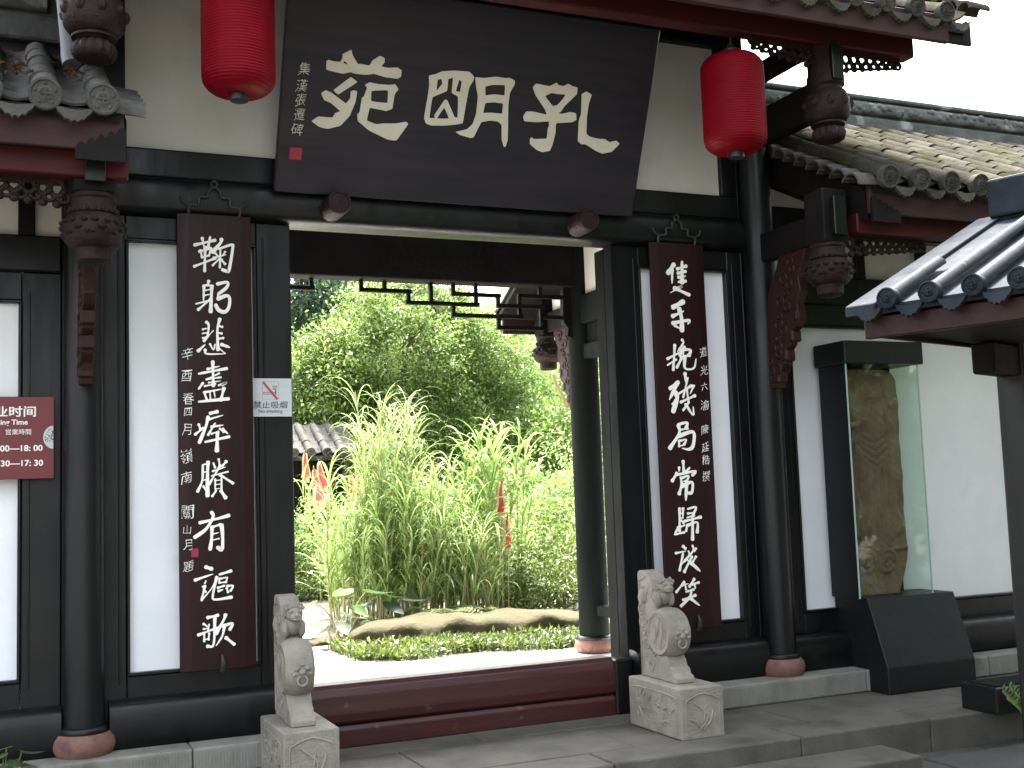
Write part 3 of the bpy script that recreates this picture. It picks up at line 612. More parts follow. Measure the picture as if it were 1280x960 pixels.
# ================================================================== WRITING
class Plane:
    """a plane given by origin, unit right, unit up; maps photograph pixels that fall on it to plane coordinates"""
    def __init__(s, o, ex, ey): s.o = np.array(o, float); s.ex = np.array(ex, float); s.ey = np.array(ey, float); s.n = np.cross(s.ex, s.ey)
    def st(s, u, v):
        r = ray(u, v); t = ((s.o - CAM) @ s.n) / (r @ s.n); p = CAM + r * t - s.o; return p @ s.ex, p @ s.ey
    def w(s, a, b, h=0): return s.o + s.ex * a + s.ey * b + s.n * h
    def matrix(s, a, b, h=0):
        p = s.w(a, b, h); return Matrix(((s.ex[0], s.ey[0], s.n[0], p[0]), (s.ex[1], s.ey[1], s.n[1], p[1]), (s.ex[2], s.ey[2], s.n[2], p[2]), (0, 0, 0, 1)))
def brush(name, pl, strokes, ox, oy, sc, m, parent, wscale=1.0, h=.004):
    """one written character: each stroke a ribbon of varying width with round ends, raised on the board"""
    V = []; F = []
    for si, st in enumerate(strokes):
        pts = []; wd = st[-1]; raw = st[:-1]
        P = catmull([(raw[i], raw[i + 1]) for i in range(0, len(raw), 2)], 5)
        K = len(P); hh = h + si * .00022
        ks = [pl.st(ox + p[0] / sc, oy + p[1] / sc) for p in P]; ks = [np.array(k) for k in ks]
        a = np.array(pl.st(ox, oy)); b = np.array(pl.st(ox + 10, oy)); unit = abs(b - a)[0] / 10
        W0 = wd / sc * unit * wscale / 2
        Lr = []; ph = (si * 1.7) % 3
        for j in range(K):
            t = j / (K - 1); d = ks[min(j + 1, K - 1)] - ks[max(j - 1, 0)]; d = d / (np.linalg.norm(d) + 1e-9); nn = np.array([-d[1], d[0]])
            kind = (si * 5 + len(raw)) % 4
            w = W0 * ((1.22 - .42 * math.sin(math.pi * t) - .1 * t) if wd < 26 else (1.08 - .22 * math.sin(math.pi * min(1, t * 1.2)))) * (1 + .07 * math.sin(9 * t + ph))
            if kind == 1 and t > .6: w *= 1 - (t - .6) * 1.9
            if kind == 2 and t < .25: w *= .55 + 1.8 * t
            if kind == 3 and t > .8: w *= 1 + (t - .8) * 1.4
            Lr.append((ks[j] + nn * w, ks[j] - nn * w, d, w))
        ring = []
        l0, r0, d0, w0 = Lr[0]; c0 = ks[0]
        cap0 = [c0 + w0 * (math.cos(a) * np.array([-d0[1], d0[0]]) - math.sin(a) * d0 * .8) for a in (math.pi * k / 5 for k in range(1, 5))]
        l1, r1, d1, w1 = Lr[-1]; c1 = ks[-1]
        cap1 = [c1 + w1 * (-math.cos(a) * np.array([-d1[1], d1[0]]) + math.sin(a) * d1 * .8) for a in (math.pi * k / 5 for k in range(1, 5))]
        base = len(V); top = []
        for (l, r, _, _) in Lr: top.append(l); top.append(r)
        V += [pl.w(q[0], q[1], hh) for q in top]
        for j in range(K - 1): F.append((base + 2 * j, base + 2 * j + 1, base + 2 * j + 3, base + 2 * j + 2))
        c = len(V); V += [pl.w(q[0], q[1], hh) for q in cap0]; F.append((base, *range(c, c + 4), base + 1))
        c = len(V); V += [pl.w(q[0], q[1], hh) for q in cap1]; F.append((base + 2 * K - 1, *range(c, c + 4), base + 2 * K - 2))
        outl = [l for (l, r, _, _) in Lr] ; outl = outl + cap1[::-1] + [r for (l, r, _, _) in Lr][::-1] + cap0[::-1]
        c = len(V); V += [pl.w(q[0], q[1], hh) for q in outl] + [pl.w(q[0], q[1], 0.0) for q in outl]; n = len(outl)
        for i in range(n): F.append((c + i, c + (i + 1) % n, c + n + (i + 1) % n, c + n + i))
    return mk(name, V, F, m, parent)
def outline_char(name, pl, polys, ox, oy, sc, m, parent, h=.006):
    """filled outlines with holes, as a raised letter"""
    cu = bpy.data.curves.new(name, 'CURVE'); cu.dimensions = '2D'; cu.fill_mode = 'BOTH'; cu.extrude = h / 2
    for poly in polys:
        pts = [pl.st(ox + x / sc, oy + y / sc) for x, y in poly]
        q = []
        n = len(pts)
        for i in range(n):                          # soften the corners
            p0, p1, p2 = np.array(pts[i - 1]), np.array(pts[i]), np.array(pts[(i + 1) % n])
            q += [p1 + (p0 - p1) * .22, p1 * .96 + (p0 + p2) * .02, p1 + (p2 - p1) * .22]
        sp = cu.splines.new('POLY'); sp.points.add(len(q) - 1); sp.use_cyclic_u = True
        for i, p in enumerate(q): sp.points[i].co = (p[0], p[1], 0, 1)
    return curve_to_mesh(name, cu, pl.matrix(0, 0, h / 2), m, parent)
def curve_to_mesh(name, cu, mtx, m, parent):
    t = bpy.data.objects.new('tmp', cu); COL.objects.link(t); dg = bpy.context.evaluated_depsgraph_get(); dg.update()
    me = bpy.data.meshes.new_from_object(t.evaluated_get(dg)); bpy.data.objects.remove(t); bpy.data.curves.remove(cu)
    me.transform(mtx); me.materials.clear(); me.materials.append(M[m]); me.name = name
    return link(name, me, parent)
def glyph(name, body, pl, u, v, size, m, parent, h=.003, sx=1.0, shear=0.0, bold=0.0, align='C', px=True, wob=0.0):
    """font writing centred on a photograph pixel that lies on the plane"""
    cu = bpy.data.curves.new(name, 'FONT'); cu.body = body; cu.size = size; cu.extrude = h / 2; cu.shear = shear; cu.offset = bold; cu.resolution_u = 3
    t = bpy.data.objects.new('tmp', cu); COL.objects.link(t); dg = bpy.context.evaluated_depsgraph_get(); dg.update()
    me = bpy.data.meshes.new_from_object(t.evaluated_get(dg)); bpy.data.objects.remove(t); bpy.data.curves.remove(cu)
    co = np.array([q.co[:] for q in me.vertices]); lo, hi = co.min(0), co.max(0); c = (lo + hi) / 2
    if wob:                                         # loosen the stiff font shapes towards handwriting
        hgt_ = hi[1] - lo[1]; q = (co - c) / hgt_
        nx_ = q[:, 0] + .05 * np.sin(5.5 * q[:, 1] + wob) + .03 * np.sin(11 * q[:, 0] + 2 * wob); ny_ = q[:, 1] + .06 * np.sin(4.5 * q[:, 0] + 1.7 * wob) + .12 * q[:, 0]
        co[:, 0] = c[0] + nx_ * hgt_; co[:, 1] = c[1] + ny_ * hgt_; me.vertices.foreach_set('co', co.astype(np.float32).ravel())
    if align == 'R': c[0] = hi[0]
    if align == 'L': c[0] = lo[0]
    a, b = pl.st(u, v) if px else (u, v)
    me.transform(pl.matrix(a, b, h / 2 + .0005) @ Matrix.Diagonal((sx, 1, 1, 1)) @ Matrix.Translation((-c[0], -c[1], 0)))
    me.materials.clear(); me.materials.append(M[m]); return link(name, me, parent)
# ------------------------------------------------------------------ name plaque, leaning out at the top
PB, PT = np.array([1.478, -.145, 3.35]), np.array([1.478, -.635, 4.50])
ey = (PT - PB) / np.linalg.norm(PT - PB); pl = Plane(PB, (1, 0, 0), ey); H = np.linalg.norm(PT - PB); Wd = 2.475
plq = thing('name_plaque', 'large dark wooden plaque with three ivory characters leaning out above the doorway', 'plaque', tuple(PB))
def slab_on(pl, name, a0, a1, b0, b1, h0, h1, m, par, bev=.006):
    bm = bmesh.new(); bbox(bm, a0, a1, b0, b1, h0, h1, bev); bmesh.ops.transform(bm, matrix=pl.matrix(0, 0, 0), verts=bm.verts); return from_bm(name, bm, m, par)
slab_on(pl, 'board', 0, Wd, 0, H, -.045, 0, 'plaque', plq, .008)
slab_on(pl, 'batten', .1, Wd - .1, H * .3, H * .36, -.085, -.046, 'darkwood', plq)
slab_on(pl, 'batten', .1, Wd - .1, H * .7, H * .76, -.085, -.046, 'darkwood', plq)
C_YUAN = [[(190, 180), (210, 168), (240, 180), (310, 188), (330, 150), (330, 120), (405, 82), (415, 130), (460, 205), (490, 205), (560, 220), (585, 175), (650, 135), (690, 155), (690, 190), (660, 225), (720, 238), (800, 235), (835, 260), (830, 315), (800, 332), (700, 320), (600, 290), (530, 298), (440, 290), (400, 275), (330, 290), (190, 255)], [(332, 196), (350, 180), (375, 211)],
 [(250, 430), (400, 315), (458, 360), (290, 468)], [(145, 455), (185, 430), (225, 445), (360, 545), (395, 500), (400, 440), (430, 430), (455, 440), (440, 530), (390, 650), (310, 735), (200, 762), (130, 745), (62, 695), (120, 655), (245, 665), (265, 625), (310, 610), (230, 540), (170, 515)],
 [(520, 385), (560, 362), (640, 378), (730, 385), (780, 378), (808, 420), (775, 465), (755, 590), (700, 608), (640, 595), (560, 580), (535, 690), (620, 722), (680, 715), (790, 715), (875, 700), (892, 720), (790, 862), (720, 855), (555, 775), (460, 695), (455, 635), (475, 620), (495, 495), (515, 480), (540, 410)], [(575, 435), (720, 428), (715, 540), (610, 530), (572, 522)]]
C_MING = [[(128, 155), (200, 140), (260, 112), (380, 105), (530, 115), (578, 165), (575, 200), (530, 270), (490, 480), (465, 635), (300, 655), (150, 655), (100, 635), (80, 590), (85, 540), (115, 370), (130, 260)], [(215, 195), (255, 190), (262, 240), (200, 312)],
 [(320, 190), (370, 175), (355, 330), (420, 365), (415, 575), (385, 575), (310, 400), (285, 395), (180, 555), (190, 580), (130, 580), (160, 370), (310, 310)], [(280, 470), (330, 585), (205, 585)], [(430, 195), (455, 215), (440, 320), (395, 310)],
 [(590, 170), (680, 180), (800, 165), (890, 180), (935, 178), (985, 205), (985, 240), (935, 330), (920, 450), (915, 800), (890, 870), (875, 865), (855, 790), (855, 650), (820, 615), (740, 605), (650, 620), (575, 770), (545, 780), (440, 750), (392, 718), (510, 692), (565, 640), (600, 540), (618, 360), (600, 270)], [(690, 265), (760, 248), (890, 250), (885, 355), (780, 342), (690, 355)], [(690, 430), (770, 422), (870, 435), (862, 538), (740, 525), (668, 530)]]
C_KONG = [[(220, 165), (255, 122), (400, 152), (475, 112), (490, 138), (545, 150), (600, 125), (640, 150), (695, 165), (690, 235), (560, 360), (520, 420), (490, 440), (540, 445), (620, 425), (680, 440), (685, 510), (640, 535), (465, 545), (460, 650), (430, 770), (400, 840), (320, 855), (260, 830), (190, 770), (190, 715), (205, 695), (235, 715), (370, 710), (380, 600), (395, 570), (390, 525), (260, 535), (130, 525), (115, 480), (150, 420), (220, 420), (370, 455), (350, 400), (250, 250)], [(350, 255), (420, 222), (480, 235), (570, 240), (540, 290), (480, 355), (430, 362), (370, 285)],
 [(742, 235), (790, 208), (848, 240), (815, 340), (795, 480), (790, 660), (830, 690), (920, 712), (990, 715), (1035, 748), (1110, 732), (1145, 765), (1060, 850), (960, 870), (900, 845), (780, 770), (735, 770), (700, 735), (710, 520), (735, 450)]]
outline_char('character', pl, C_YUAN, 380, 50, 6.857, 'ivory', plq); outline_char('character', pl, C_MING, 520, 75, 8.0, 'ivory', plq); outline_char('character', pl, C_KONG, 640, 90, 8.533, 'ivory', plq)
for ch, u, v in zip('集漢張遷碑', (380, 377, 376, 374, 371.5), (86, 107, 125, 143, 161.5)): glyph('inscription', ch, pl, u, v, .078, 'ivory', plq, .003, .9, .1, -.0008, wob=1 + u * 7 + v)
a, b = pl.st(369.5, 192); slab_on(pl, 'seal', a - .036, a + .036, b - .036, b + .036, 0, .0025, 'sealred', plq, 0)
# ------------------------------------------------------------------ couplet boards
STL = {  # strokes: x,y,...,width in pixels of an enlarged crop (origin u, v, scale)
'鞠': (225, 280, 6.857, [(125, 180, 300, 140, 24), (190, 122, 205, 195, 22), (258, 112, 240, 200, 24), (165, 236, 265, 210, 20), (175, 228, 188, 288, 20), (265, 215, 245, 280, 20), (182, 287, 250, 270, 18), (120, 365, 300, 295, 20), (215, 200, 210, 405, 24), (355, 132, 345, 165, 280, 240, 28), (330, 215, 440, 180, 450, 215, 420, 390, 400, 405, 362, 393, 27), (305, 255, 322, 276, 16), (385, 240, 370, 265, 16), (285, 291, 395, 265, 15), (345, 222, 340, 375, 18), (335, 300, 280, 355, 16), (350, 305, 385, 345, 20)]),
'躬': (225, 280, 6.857, [(245, 490, 238, 522, 24), (205, 530, 200, 670, 22), (210, 525, 280, 532, 20), (272, 532, 262, 752, 27), (215, 570, 262, 560, 12), (213, 612, 260, 602, 12), (135, 685, 262, 655, 18), (265, 640, 155, 735, 20), (320, 515, 405, 500, 398, 545, 330, 600, 26), (330, 600, 318, 642, 20), (325, 642, 400, 615, 425, 645, 415, 720, 380, 755, 330, 738, 305, 695, 30)]),
'悲': (225, 395, 6.857, [(225, 52, 245, 80, 235, 170, 205, 215, 22), (195, 115, 235, 105, 15), (190, 150, 235, 145, 15), (195, 190, 240, 175, 15), (240, 175, 285, 125, 9), (340, 27, 320, 120, 325, 290, 24), (330, 85, 362, 95, 20), (325, 145, 355, 150, 18), (330, 195, 370, 190, 20), (155, 300, 215, 245, 25), (255, 240, 285, 290, 300, 245, 14), (215, 290, 230, 325, 385, 325, 21), (385, 322, 340, 282, 11), (355, 245, 425, 270, 27)]),
'盡': (225, 395, 6.857, [(280, 392, 285, 600, 25), (235, 455, 340, 430, 18), (160, 495, 400, 450, 24), (225, 545, 335, 492, 14), (235, 541, 350, 526, 15), (245, 572, 350, 556, 13), (160, 625, 195, 575, 22), (210, 602, 300, 582, 15), (330, 595, 400, 570, 362, 592, 22), (205, 656, 360, 626, 19), (205, 650, 230, 720, 20), (375, 620, 350, 720, 25), (255, 650, 260, 710, 13), (290, 640, 300, 700, 13), (160, 735, 415, 710, 27)]),
'瘁': (225, 500, 6.857, [(258, 115, 320, 100, 28), (250, 165, 370, 130, 18), (240, 145, 220, 230, 165, 365, 26), (160, 210, 175, 250, 20), (130, 295, 200, 240, 20), (270, 231, 370, 215, 21), (300, 200, 240, 300, 20), (340, 245, 375, 275, 16), (270, 290, 330, 270, 15), (365, 250, 410, 290, 22), (215, 360, 420, 315, 25), (320, 280, 315, 435, 28)]),
'賸': (225, 500, 6.857, [(195, 555, 190, 690, 150, 785, 22), (240, 532, 235, 640, 235, 820, 28), (200, 556, 240, 541, 16), (195, 620, 230, 615, 13), (190, 690, 230, 680, 13), (200, 740, 230, 790, 17), (285, 540, 300, 580, 19), (330, 507, 340, 560, 17), (395, 527, 360, 570, 22), (280, 610, 390, 575, 15), (270, 650, 410, 615, 15), (345, 560, 250, 720, 18), (340, 640, 455, 715, 22), (300, 680, 300, 780, 15), (355, 660, 355, 780, 17), (305, 690, 350, 685, 9), (305, 725, 350, 720, 9), (305, 762, 350, 757, 9), (310, 775, 275, 825, 19), (350, 780, 390, 838, 26)]),
'有': (220, 620, 8.0, [(355, 162, 370, 210, 300, 330, 187, 413, 32), (237, 268, 420, 225, 528, 195, 29), (360, 310, 355, 430, 340, 533, 32), (365, 310, 440, 286, 25), (455, 290, 465, 400, 460, 530, 417, 515, 36), (370, 380, 430, 365, 15), (370, 440, 430, 425, 15)]),
'謳': (220, 690, 6.4, [(237, 120, 285, 135, 28), (152, 225, 295, 176, 21), (240, 230, 230, 250, 13), (215, 275, 237, 320, 14), (230, 272, 205, 385, 19), (205, 385, 285, 290, 325, 200, 11), (347, 180, 440, 151, 23), (325, 200, 295, 340, 310, 380, 443, 361, 20), (345, 212, 345, 247, 15), (350, 214, 410, 201, 15), (410, 202, 400, 240, 15), (345, 246, 400, 240, 14), (335, 286, 385, 270, 18), (340, 312, 375, 300, 18), (410, 272, 455, 270, 435, 310, 18), (405, 290, 415, 320, 16)]),
'歌': (220, 690, 6.4, [(252, 525, 335, 506, 23), (220, 575, 260, 602, 17), (265, 577, 255, 620, 15), (220, 616, 260, 610, 13), (177, 664, 330, 606, 19), (310, 530, 300, 738, 252, 754, 22), (225, 650, 225, 715, 17), (265, 650, 260, 700, 15), (225, 702, 260, 692, 13), (395, 502, 380, 545, 320, 650, 24), (375, 592, 450, 571, 430, 620, 25), (385, 600, 370, 670, 320, 750, 20), (400, 686, 465, 738, 25)])}
STR = {
'隻': (810, 310, 6.857, [(220, 142, 170, 215, 32), (205, 190, 205, 305, 21), (290, 118, 290, 300, 28), (250, 180, 325, 156, 21), (255, 216, 320, 201, 21), (260, 251, 320, 241, 21), (260, 291, 320, 285, 22), (235, 346, 290, 331, 190, 384, 18), (225, 345, 350, 403, 25)]),
'手': (810, 310, 6.857, [(212, 509, 300, 461, 34), (210, 585, 305, 541, 25), (265, 522, 285, 600, 290, 708, 32), (210, 645, 345, 621, 340, 655, 26), (290, 700, 225, 665, 17)]),
'挽': (810, 415, 6.857, [(228, 112, 215, 325, 19), (165, 230, 300, 161, 17), (165, 285, 240, 236, 15), (290, 67, 300, 95, 250, 170, 18), (310, 130, 270, 200, 20), (270, 151, 360, 156, 350, 200, 24), (275, 216, 350, 201, 19), (300, 170, 300, 210, 14), (290, 216, 245, 305, 20), (315, 210, 315, 310, 390, 310, 410, 230, 20)]),
'残': (810, 415, 6.857, [(187, 485, 255, 431, 26), (255, 431, 182, 580, 28), (235, 520, 250, 560, 215, 680, 32), (235, 546, 370, 461, 18), (210, 620, 235, 580, 16), (315, 357, 325, 440, 24), (340, 391, 300, 560, 15), (280, 601, 400, 546, 18), (330, 490, 345, 600, 15), (390, 460, 360, 530, 15), (350, 600, 300, 670, 17), (320, 620, 385, 713, 385, 640, 17)]),
'局': (810, 510, 6.857, [(257, 140, 335, 126, 325, 170, 23), (260, 150, 265, 220, 187, 344, 25), (280, 186, 340, 176, 15), (260, 241, 385, 206, 385, 320, 350, 354, 292, 345, 28), (265, 281, 265, 330, 17), (275, 281, 325, 271, 310, 310, 15), (270, 326, 310, 316, 13)]),
'常': (810, 510, 6.857, [(300, 457, 305, 540, 21), (265, 512, 265, 545, 18), (355, 512, 320, 550, 18), (207, 624, 245, 561, 22), (235, 576, 400, 541, 380, 575, 22), (285, 601, 345, 581, 330, 620, 285, 630, 17), (275, 590, 285, 640, 15), (290, 650, 265, 735, 22), (290, 671, 375, 636, 375, 720, 350, 730, 24), (330, 630, 322, 793, 27)]),
'歸': (815, 620, 6.857, [(235, 107, 235, 300, 19), (265, 107, 262, 190, 17), (240, 151, 262, 146, 12), (240, 191, 262, 186, 12), (250, 210, 270, 235, 15), (225, 270, 192, 329, 20), (192, 330, 275, 311, 17), (250, 261, 275, 251, 12), (305, 111, 375, 96, 350, 160, 18), (305, 151, 355, 141, 15), (300, 186, 360, 166, 15), (275, 216, 415, 181, 17), (300, 250, 290, 300, 17), (305, 251, 385, 226, 385, 310, 18), (345, 187, 345, 373, 24)]),
'談': (815, 620, 6.857, [(265, 432, 285, 450, 21), (202, 490, 290, 471, 15), (265, 490, 235, 638, 18), (240, 600, 285, 546, 11), (345, 422, 350, 470, 275, 560, 17), (375, 450, 360, 480, 15), (310, 470, 320, 500, 14), (340, 520, 275, 650, 17), (375, 520, 350, 560, 15), (330, 571, 410, 644, 26), (300, 546, 320, 570, 13)]),
'笑': (815, 620, 6.857, [(275, 736, 207, 824, 17), (255, 766, 310, 751, 15), (285, 770, 290, 800, 15), (360, 712, 320, 775, 18), (345, 756, 400, 741, 17), (365, 766, 370, 795, 13), (290, 821, 355, 801, 17), (265, 891, 370, 851, 17), (335, 820, 320, 870, 247, 943, 20), (320, 870, 405, 938, 24)])}
def hanger(par, xc, z, hw, y):
    gg = G(); pts = []
    for sx in (-1, 1):
        P = [(xc + sx * hw, y, z), (xc + sx * hw * .98, y - .01, z + .045), (xc + sx * hw * .62, y - .012, z + .055), (xc + sx * hw * .58, y - .012, z + .10), (xc + sx * hw * .28, y - .012, z + .105), (xc + sx * hw * .24, y - .012, z + .14), (xc, y - .012, z + .17)]
        gg.tube(catmull(P, 4), .009, 6); gg.tube([(xc + sx * hw * .98, y - .01, z + .045), (xc + sx * hw * 1.25, y - .012, z + .07), (xc + sx * hw * 1.3, y - .012, z + .10)], .007, 6)
    gg.torus((xc, y - .012, z + .185), .018, .006, 'y'); gg.tube([(xc, y + .06, z + .20), (xc, y - .02, z + .20)], .008, 6)
    return gg.build('hanger', 'iron', par)
def couplet(x0, x1, z0, z1, label, strokes, small, seal):
    Y = -.10
    t = thing('couplet_board', label, 'board', ((x0 + x1) / 2, Y, z0), 0, 'vertical couplet boards')
    prism('board', [(x0, Y + .012), (x0 + .06, Y + .003), (x0 + .14, Y), (x1 - .14, Y), (x1 - .06, Y + .003), (x1, Y + .012), (x1, Y + .035), (x0, Y + .035)], 'z', z0, z1, 'board', t, .003)
    box('spacer', x0 + .1, x1 - .1, Y + .036, Y + .098, z1 - .4, z1 - .3, 'darkwood', t); box('spacer', x0 + .1, x1 - .1, Y + .036, Y + .098, z0 + .3, z0 + .4, 'darkwood', t)
    p = Plane((x0, Y, z0), (1, 0, 0), (0, 0, 1))
    for ch, (ox, oy, sc, st) in strokes.items(): brush('character', p, st, ox, oy, sc, 'chalk', t, 1.06)
    for ch, u, v, s in small: glyph('inscription', ch, p, u, v, s * .88, 'chalk', t, .002, .9, .05, -.0008, wob=1 + u * 7 + v)
    if seal: a, b = p.st(*seal); slab_on(p, 'seal', a - .02, a + .02, b - .024, b + .024, 0.0005, .0025, 'sealred', t, 0)
    hanger(t, (x0 + x1) / 2, z1, .15, Y + .01)
    gg = G(); xc = (x0 + x1) / 2 + .02; gg.tube([(xc, Y + .0, z0 - .01), (xc, Y - .02, z0 + .02), (xc - .004, Y - .022, z0 + .07), (xc - .006, Y - .012, z0 + .09)], [.018, .017, .011, .003], 8); gg.build('foot_clip', 'iron', t)
    return t
sm = [('辛', 234.5, 442, .088), ('酉', 233.5, 470, .088), ('春', 235.3, 498, .088), ('四', 235, 515, .068), ('月', 233.8, 537, .085), ('嶺', 233, 570, .10), ('南', 233.5, 597, .085), ('關', 234, 640, .10), ('山', 234, 662, .065), ('月', 235, 681, .078), ('題', 235.5, 708, .075)]
couplet(.913, 1.345, .535, 3.195, 'dark maroon couplet board of white brushwork beside the no smoking sign', STL, sm, (243.5, 691))
sm = [('道', 879.0, 440, .085), ('光', 880.0, 463, .082), ('六', 880.2, 483, .07), ('渝', 881.0, 506, .09), ('陳', 881.0, 537, .082), ('廷', 881.5, 559, .08), ('楷', 882.0, 575, .082), ('撰', 882.5, 595, .088)]
couplet(4.115, 4.552, .52, 3.20, 'dark maroon couplet board of white brushwork nearest the right red lantern', STR, sm, None)
# ------------------------------------------------------------------ no-smoking plate
p = Plane((1.332, -.012, 1.995), (1, 0, 0), (0, 0, 1))
t = thing('no_smoking_sign', 'small pale metal no smoking plate on the black doorpost', 'sign', (1.46, -.012, 1.995))
slab_on(p, 'plate', 0, .262, 0, .232, -.004, 0, 'signsteel', t, .001)
def line(pl, name, u0, v0, u1, v1, wd, m, par, h=.0015):
    a = np.array(pl.st(u0, v0)); b = np.array(pl.st(u1, v1)); d = (b - a) / np.linalg.norm(b - a); n = np.array([-d[1], d[0]]) * wd / 2
    q = [a + n, b + n, b - n, a - n]; V = [pl.w(k[0], k[1], h) for k in q] + [pl.w(k[0], k[1], .0003) for k in q]
    return mk(name, V, [(0, 1, 2, 3), (0, 4, 5, 1), (1, 5, 6, 2), (2, 6, 7, 3), (3, 7, 4, 0)], m, par)
def S(x, y): return 300 + x / 14.77, 465 + y / 14.77
for (a, b, c, d, wd) in [(430, 376, 670, 376, .0035), (430, 408, 670, 408, .0035), (433, 376, 433, 408, .0035), (600, 262, 675, 262, .004), (672, 262, 655, 330, .004), (615, 275, 612, 330, .004), (660, 330, 662, 408, .007), (640, 285, 640, 330, .003)]: line(p, 'pictogram', *S(a, b), *S(c, d), wd, 'signink', t, .0012)
line(p, 'pictogram', *S(425, 185), *S(690, 505), .0135, 'signslash', t, .0022)
for (a, b, c, d) in [(415, 175, 710, 175), (415, 505, 710, 505), (415, 175, 415, 505), (710, 175, 710, 505)]: line(p, 'pictogram', *S(a, b), *S(c, d), .0012, 'signink', t, .001)
glyph('lettering', '禁止吸烟', p, *S(560, 605),   .046, 'signink', t, .0015, 1.15, .1, .0004)
glyph('lettering', 'No smoking', p, *S(565, 730), .031, 'signink', t, .0015, .95)
# ------------------------------------------------------------------ opening-hours board at the left edge
p = Plane((-.42, -.055, 1.655), (1, 0, 0), (0, 0, 1))
t = thing('opening_hours_sign', 'dark red opening hours board with white lettering at the left edge', 'sign', (-.1, -.055, 1.655))
slab_on(p, 'panel', 0, .665, 0, .455, -.012, 0, 'signred', t, .002); slab_on(p, 'backing', .05, .60, .05, .40, -.05, -.0125, 'darkwood', t, .002)
def S2(x, y): return x / 8.35, 490 + y / 8.35
glyph('lettering', '营业时间', p, *S2(375, 203), .062, 'chalk', t, .002, 1.18, .0, .0012, 'R'); glyph('lettering', 'Opening Time', p, *S2(290, 322), .040, 'chalk', t, .002, 1.0, 0, .0008, 'R'); glyph('lettering', '営業時間', p, *S2(325, 415), .034, 'chalk', t, .0015, 1.0, 0, 0, 'R')
glyph('lettering', '8: 00—18: 00', p, *S2(445, 583), .046, 'chalk', t, .002, 1.05, 0, .001, 'R'); glyph('lettering', '8: 30—17: 30', p, *S2(450, 738), .046, 'chalk', t, .002, 1.05, 0, .001, 'R')
a, b = p.st(*S2(556, 472))
half = [(a + .052 * math.cos(q), b + .064 * math.sin(q)) for q in [math.pi / 2 + math.pi * k / 20 for k in range(21)]]
V = [p.w(x, y, .0015) for x, y in half]; mk('emblem', V, [tuple(range(21))], 'signsteel', t)
gg = G(); random.seed(9)
for k in range(34):
    q = math.pi / 2 + math.pi * random.random(); r = random.uniform(.15, .85); x, y = a + .052 * r * math.cos(q), b + .064 * r * math.sin(q)
    c = [p.w(x + dx, y + dy, .0022) for dx, dy in ((-.003, -.002), (.002, -.003), (.004, .002), (-.002, .003))]; gg.add(c, [(0, 1, 2, 3)])
gg.build('emblem_pattern', 'signink', t, False)
# ================================================================== LANTERNS
def lantern(x, y, zb, zt, r, label):
    t = thing('red_lantern', label, 'lantern', (x, y, zb), 0, 'red lanterns under the eave')
    K = 190; prof = []
    for k in range(K + 1):
        s = k / K; z = zb + (zt - zb) * s
        e = min(s, 1 - s) / .15; rr = r * (1.0 if e >= 1 else (.42 + .58 * math.sqrt(max(0, 1 - (1 - e) ** 2))))
        prof.append((rr * (1 - .018 * (.5 - .5 * math.cos(2 * math.pi * s * 40))), z))
    o = lathe('shade', prof[::-1], x, y, 'lantern', t, 48, lambda a, z: 1 + .006 * math.cos(16 * a), 80)
    lathe('bottom_ring', [(r * .20, zb - .03), (r * .25, zb - .032), (r * .26, zb + .004), (r * .20, zb + .006), (r * .19, zb - .01), (.02, zb - .008)][::1], x, y, 'blackmetal', t, 24)
    lathe('top_cap', [(r * .30, zt - .003), (r * .31, zt + .03), (r * .24, zt + .04), (.01, zt + .042)], x, y, 'blackmetal', t, 24)
    gg = G(); gg.tube([(x, y, zt + .03), (x, y, 4.376)], .006, 6); gg.torus((x, y, zt + .06), .02, .005, 'y'); gg.build('hanging_wire', 'iron', t)
    G().tube([(x - r * .2, y, zb - .02), (x + r * .2, y, zb - .02)], .004, 6).build('bottom_wire', 'iron', t)
pL = atY(298, 60, -.95); pR = atY(917, 130, -.95)
lantern(pL[0], -.95, 3.640, 4.30, .195, 'red pleated lantern hanging left of the name plaque')
lantern(pR[0], -.95, 3.600, 4.245, .203, 'red pleated lantern hanging right of the name plaque')
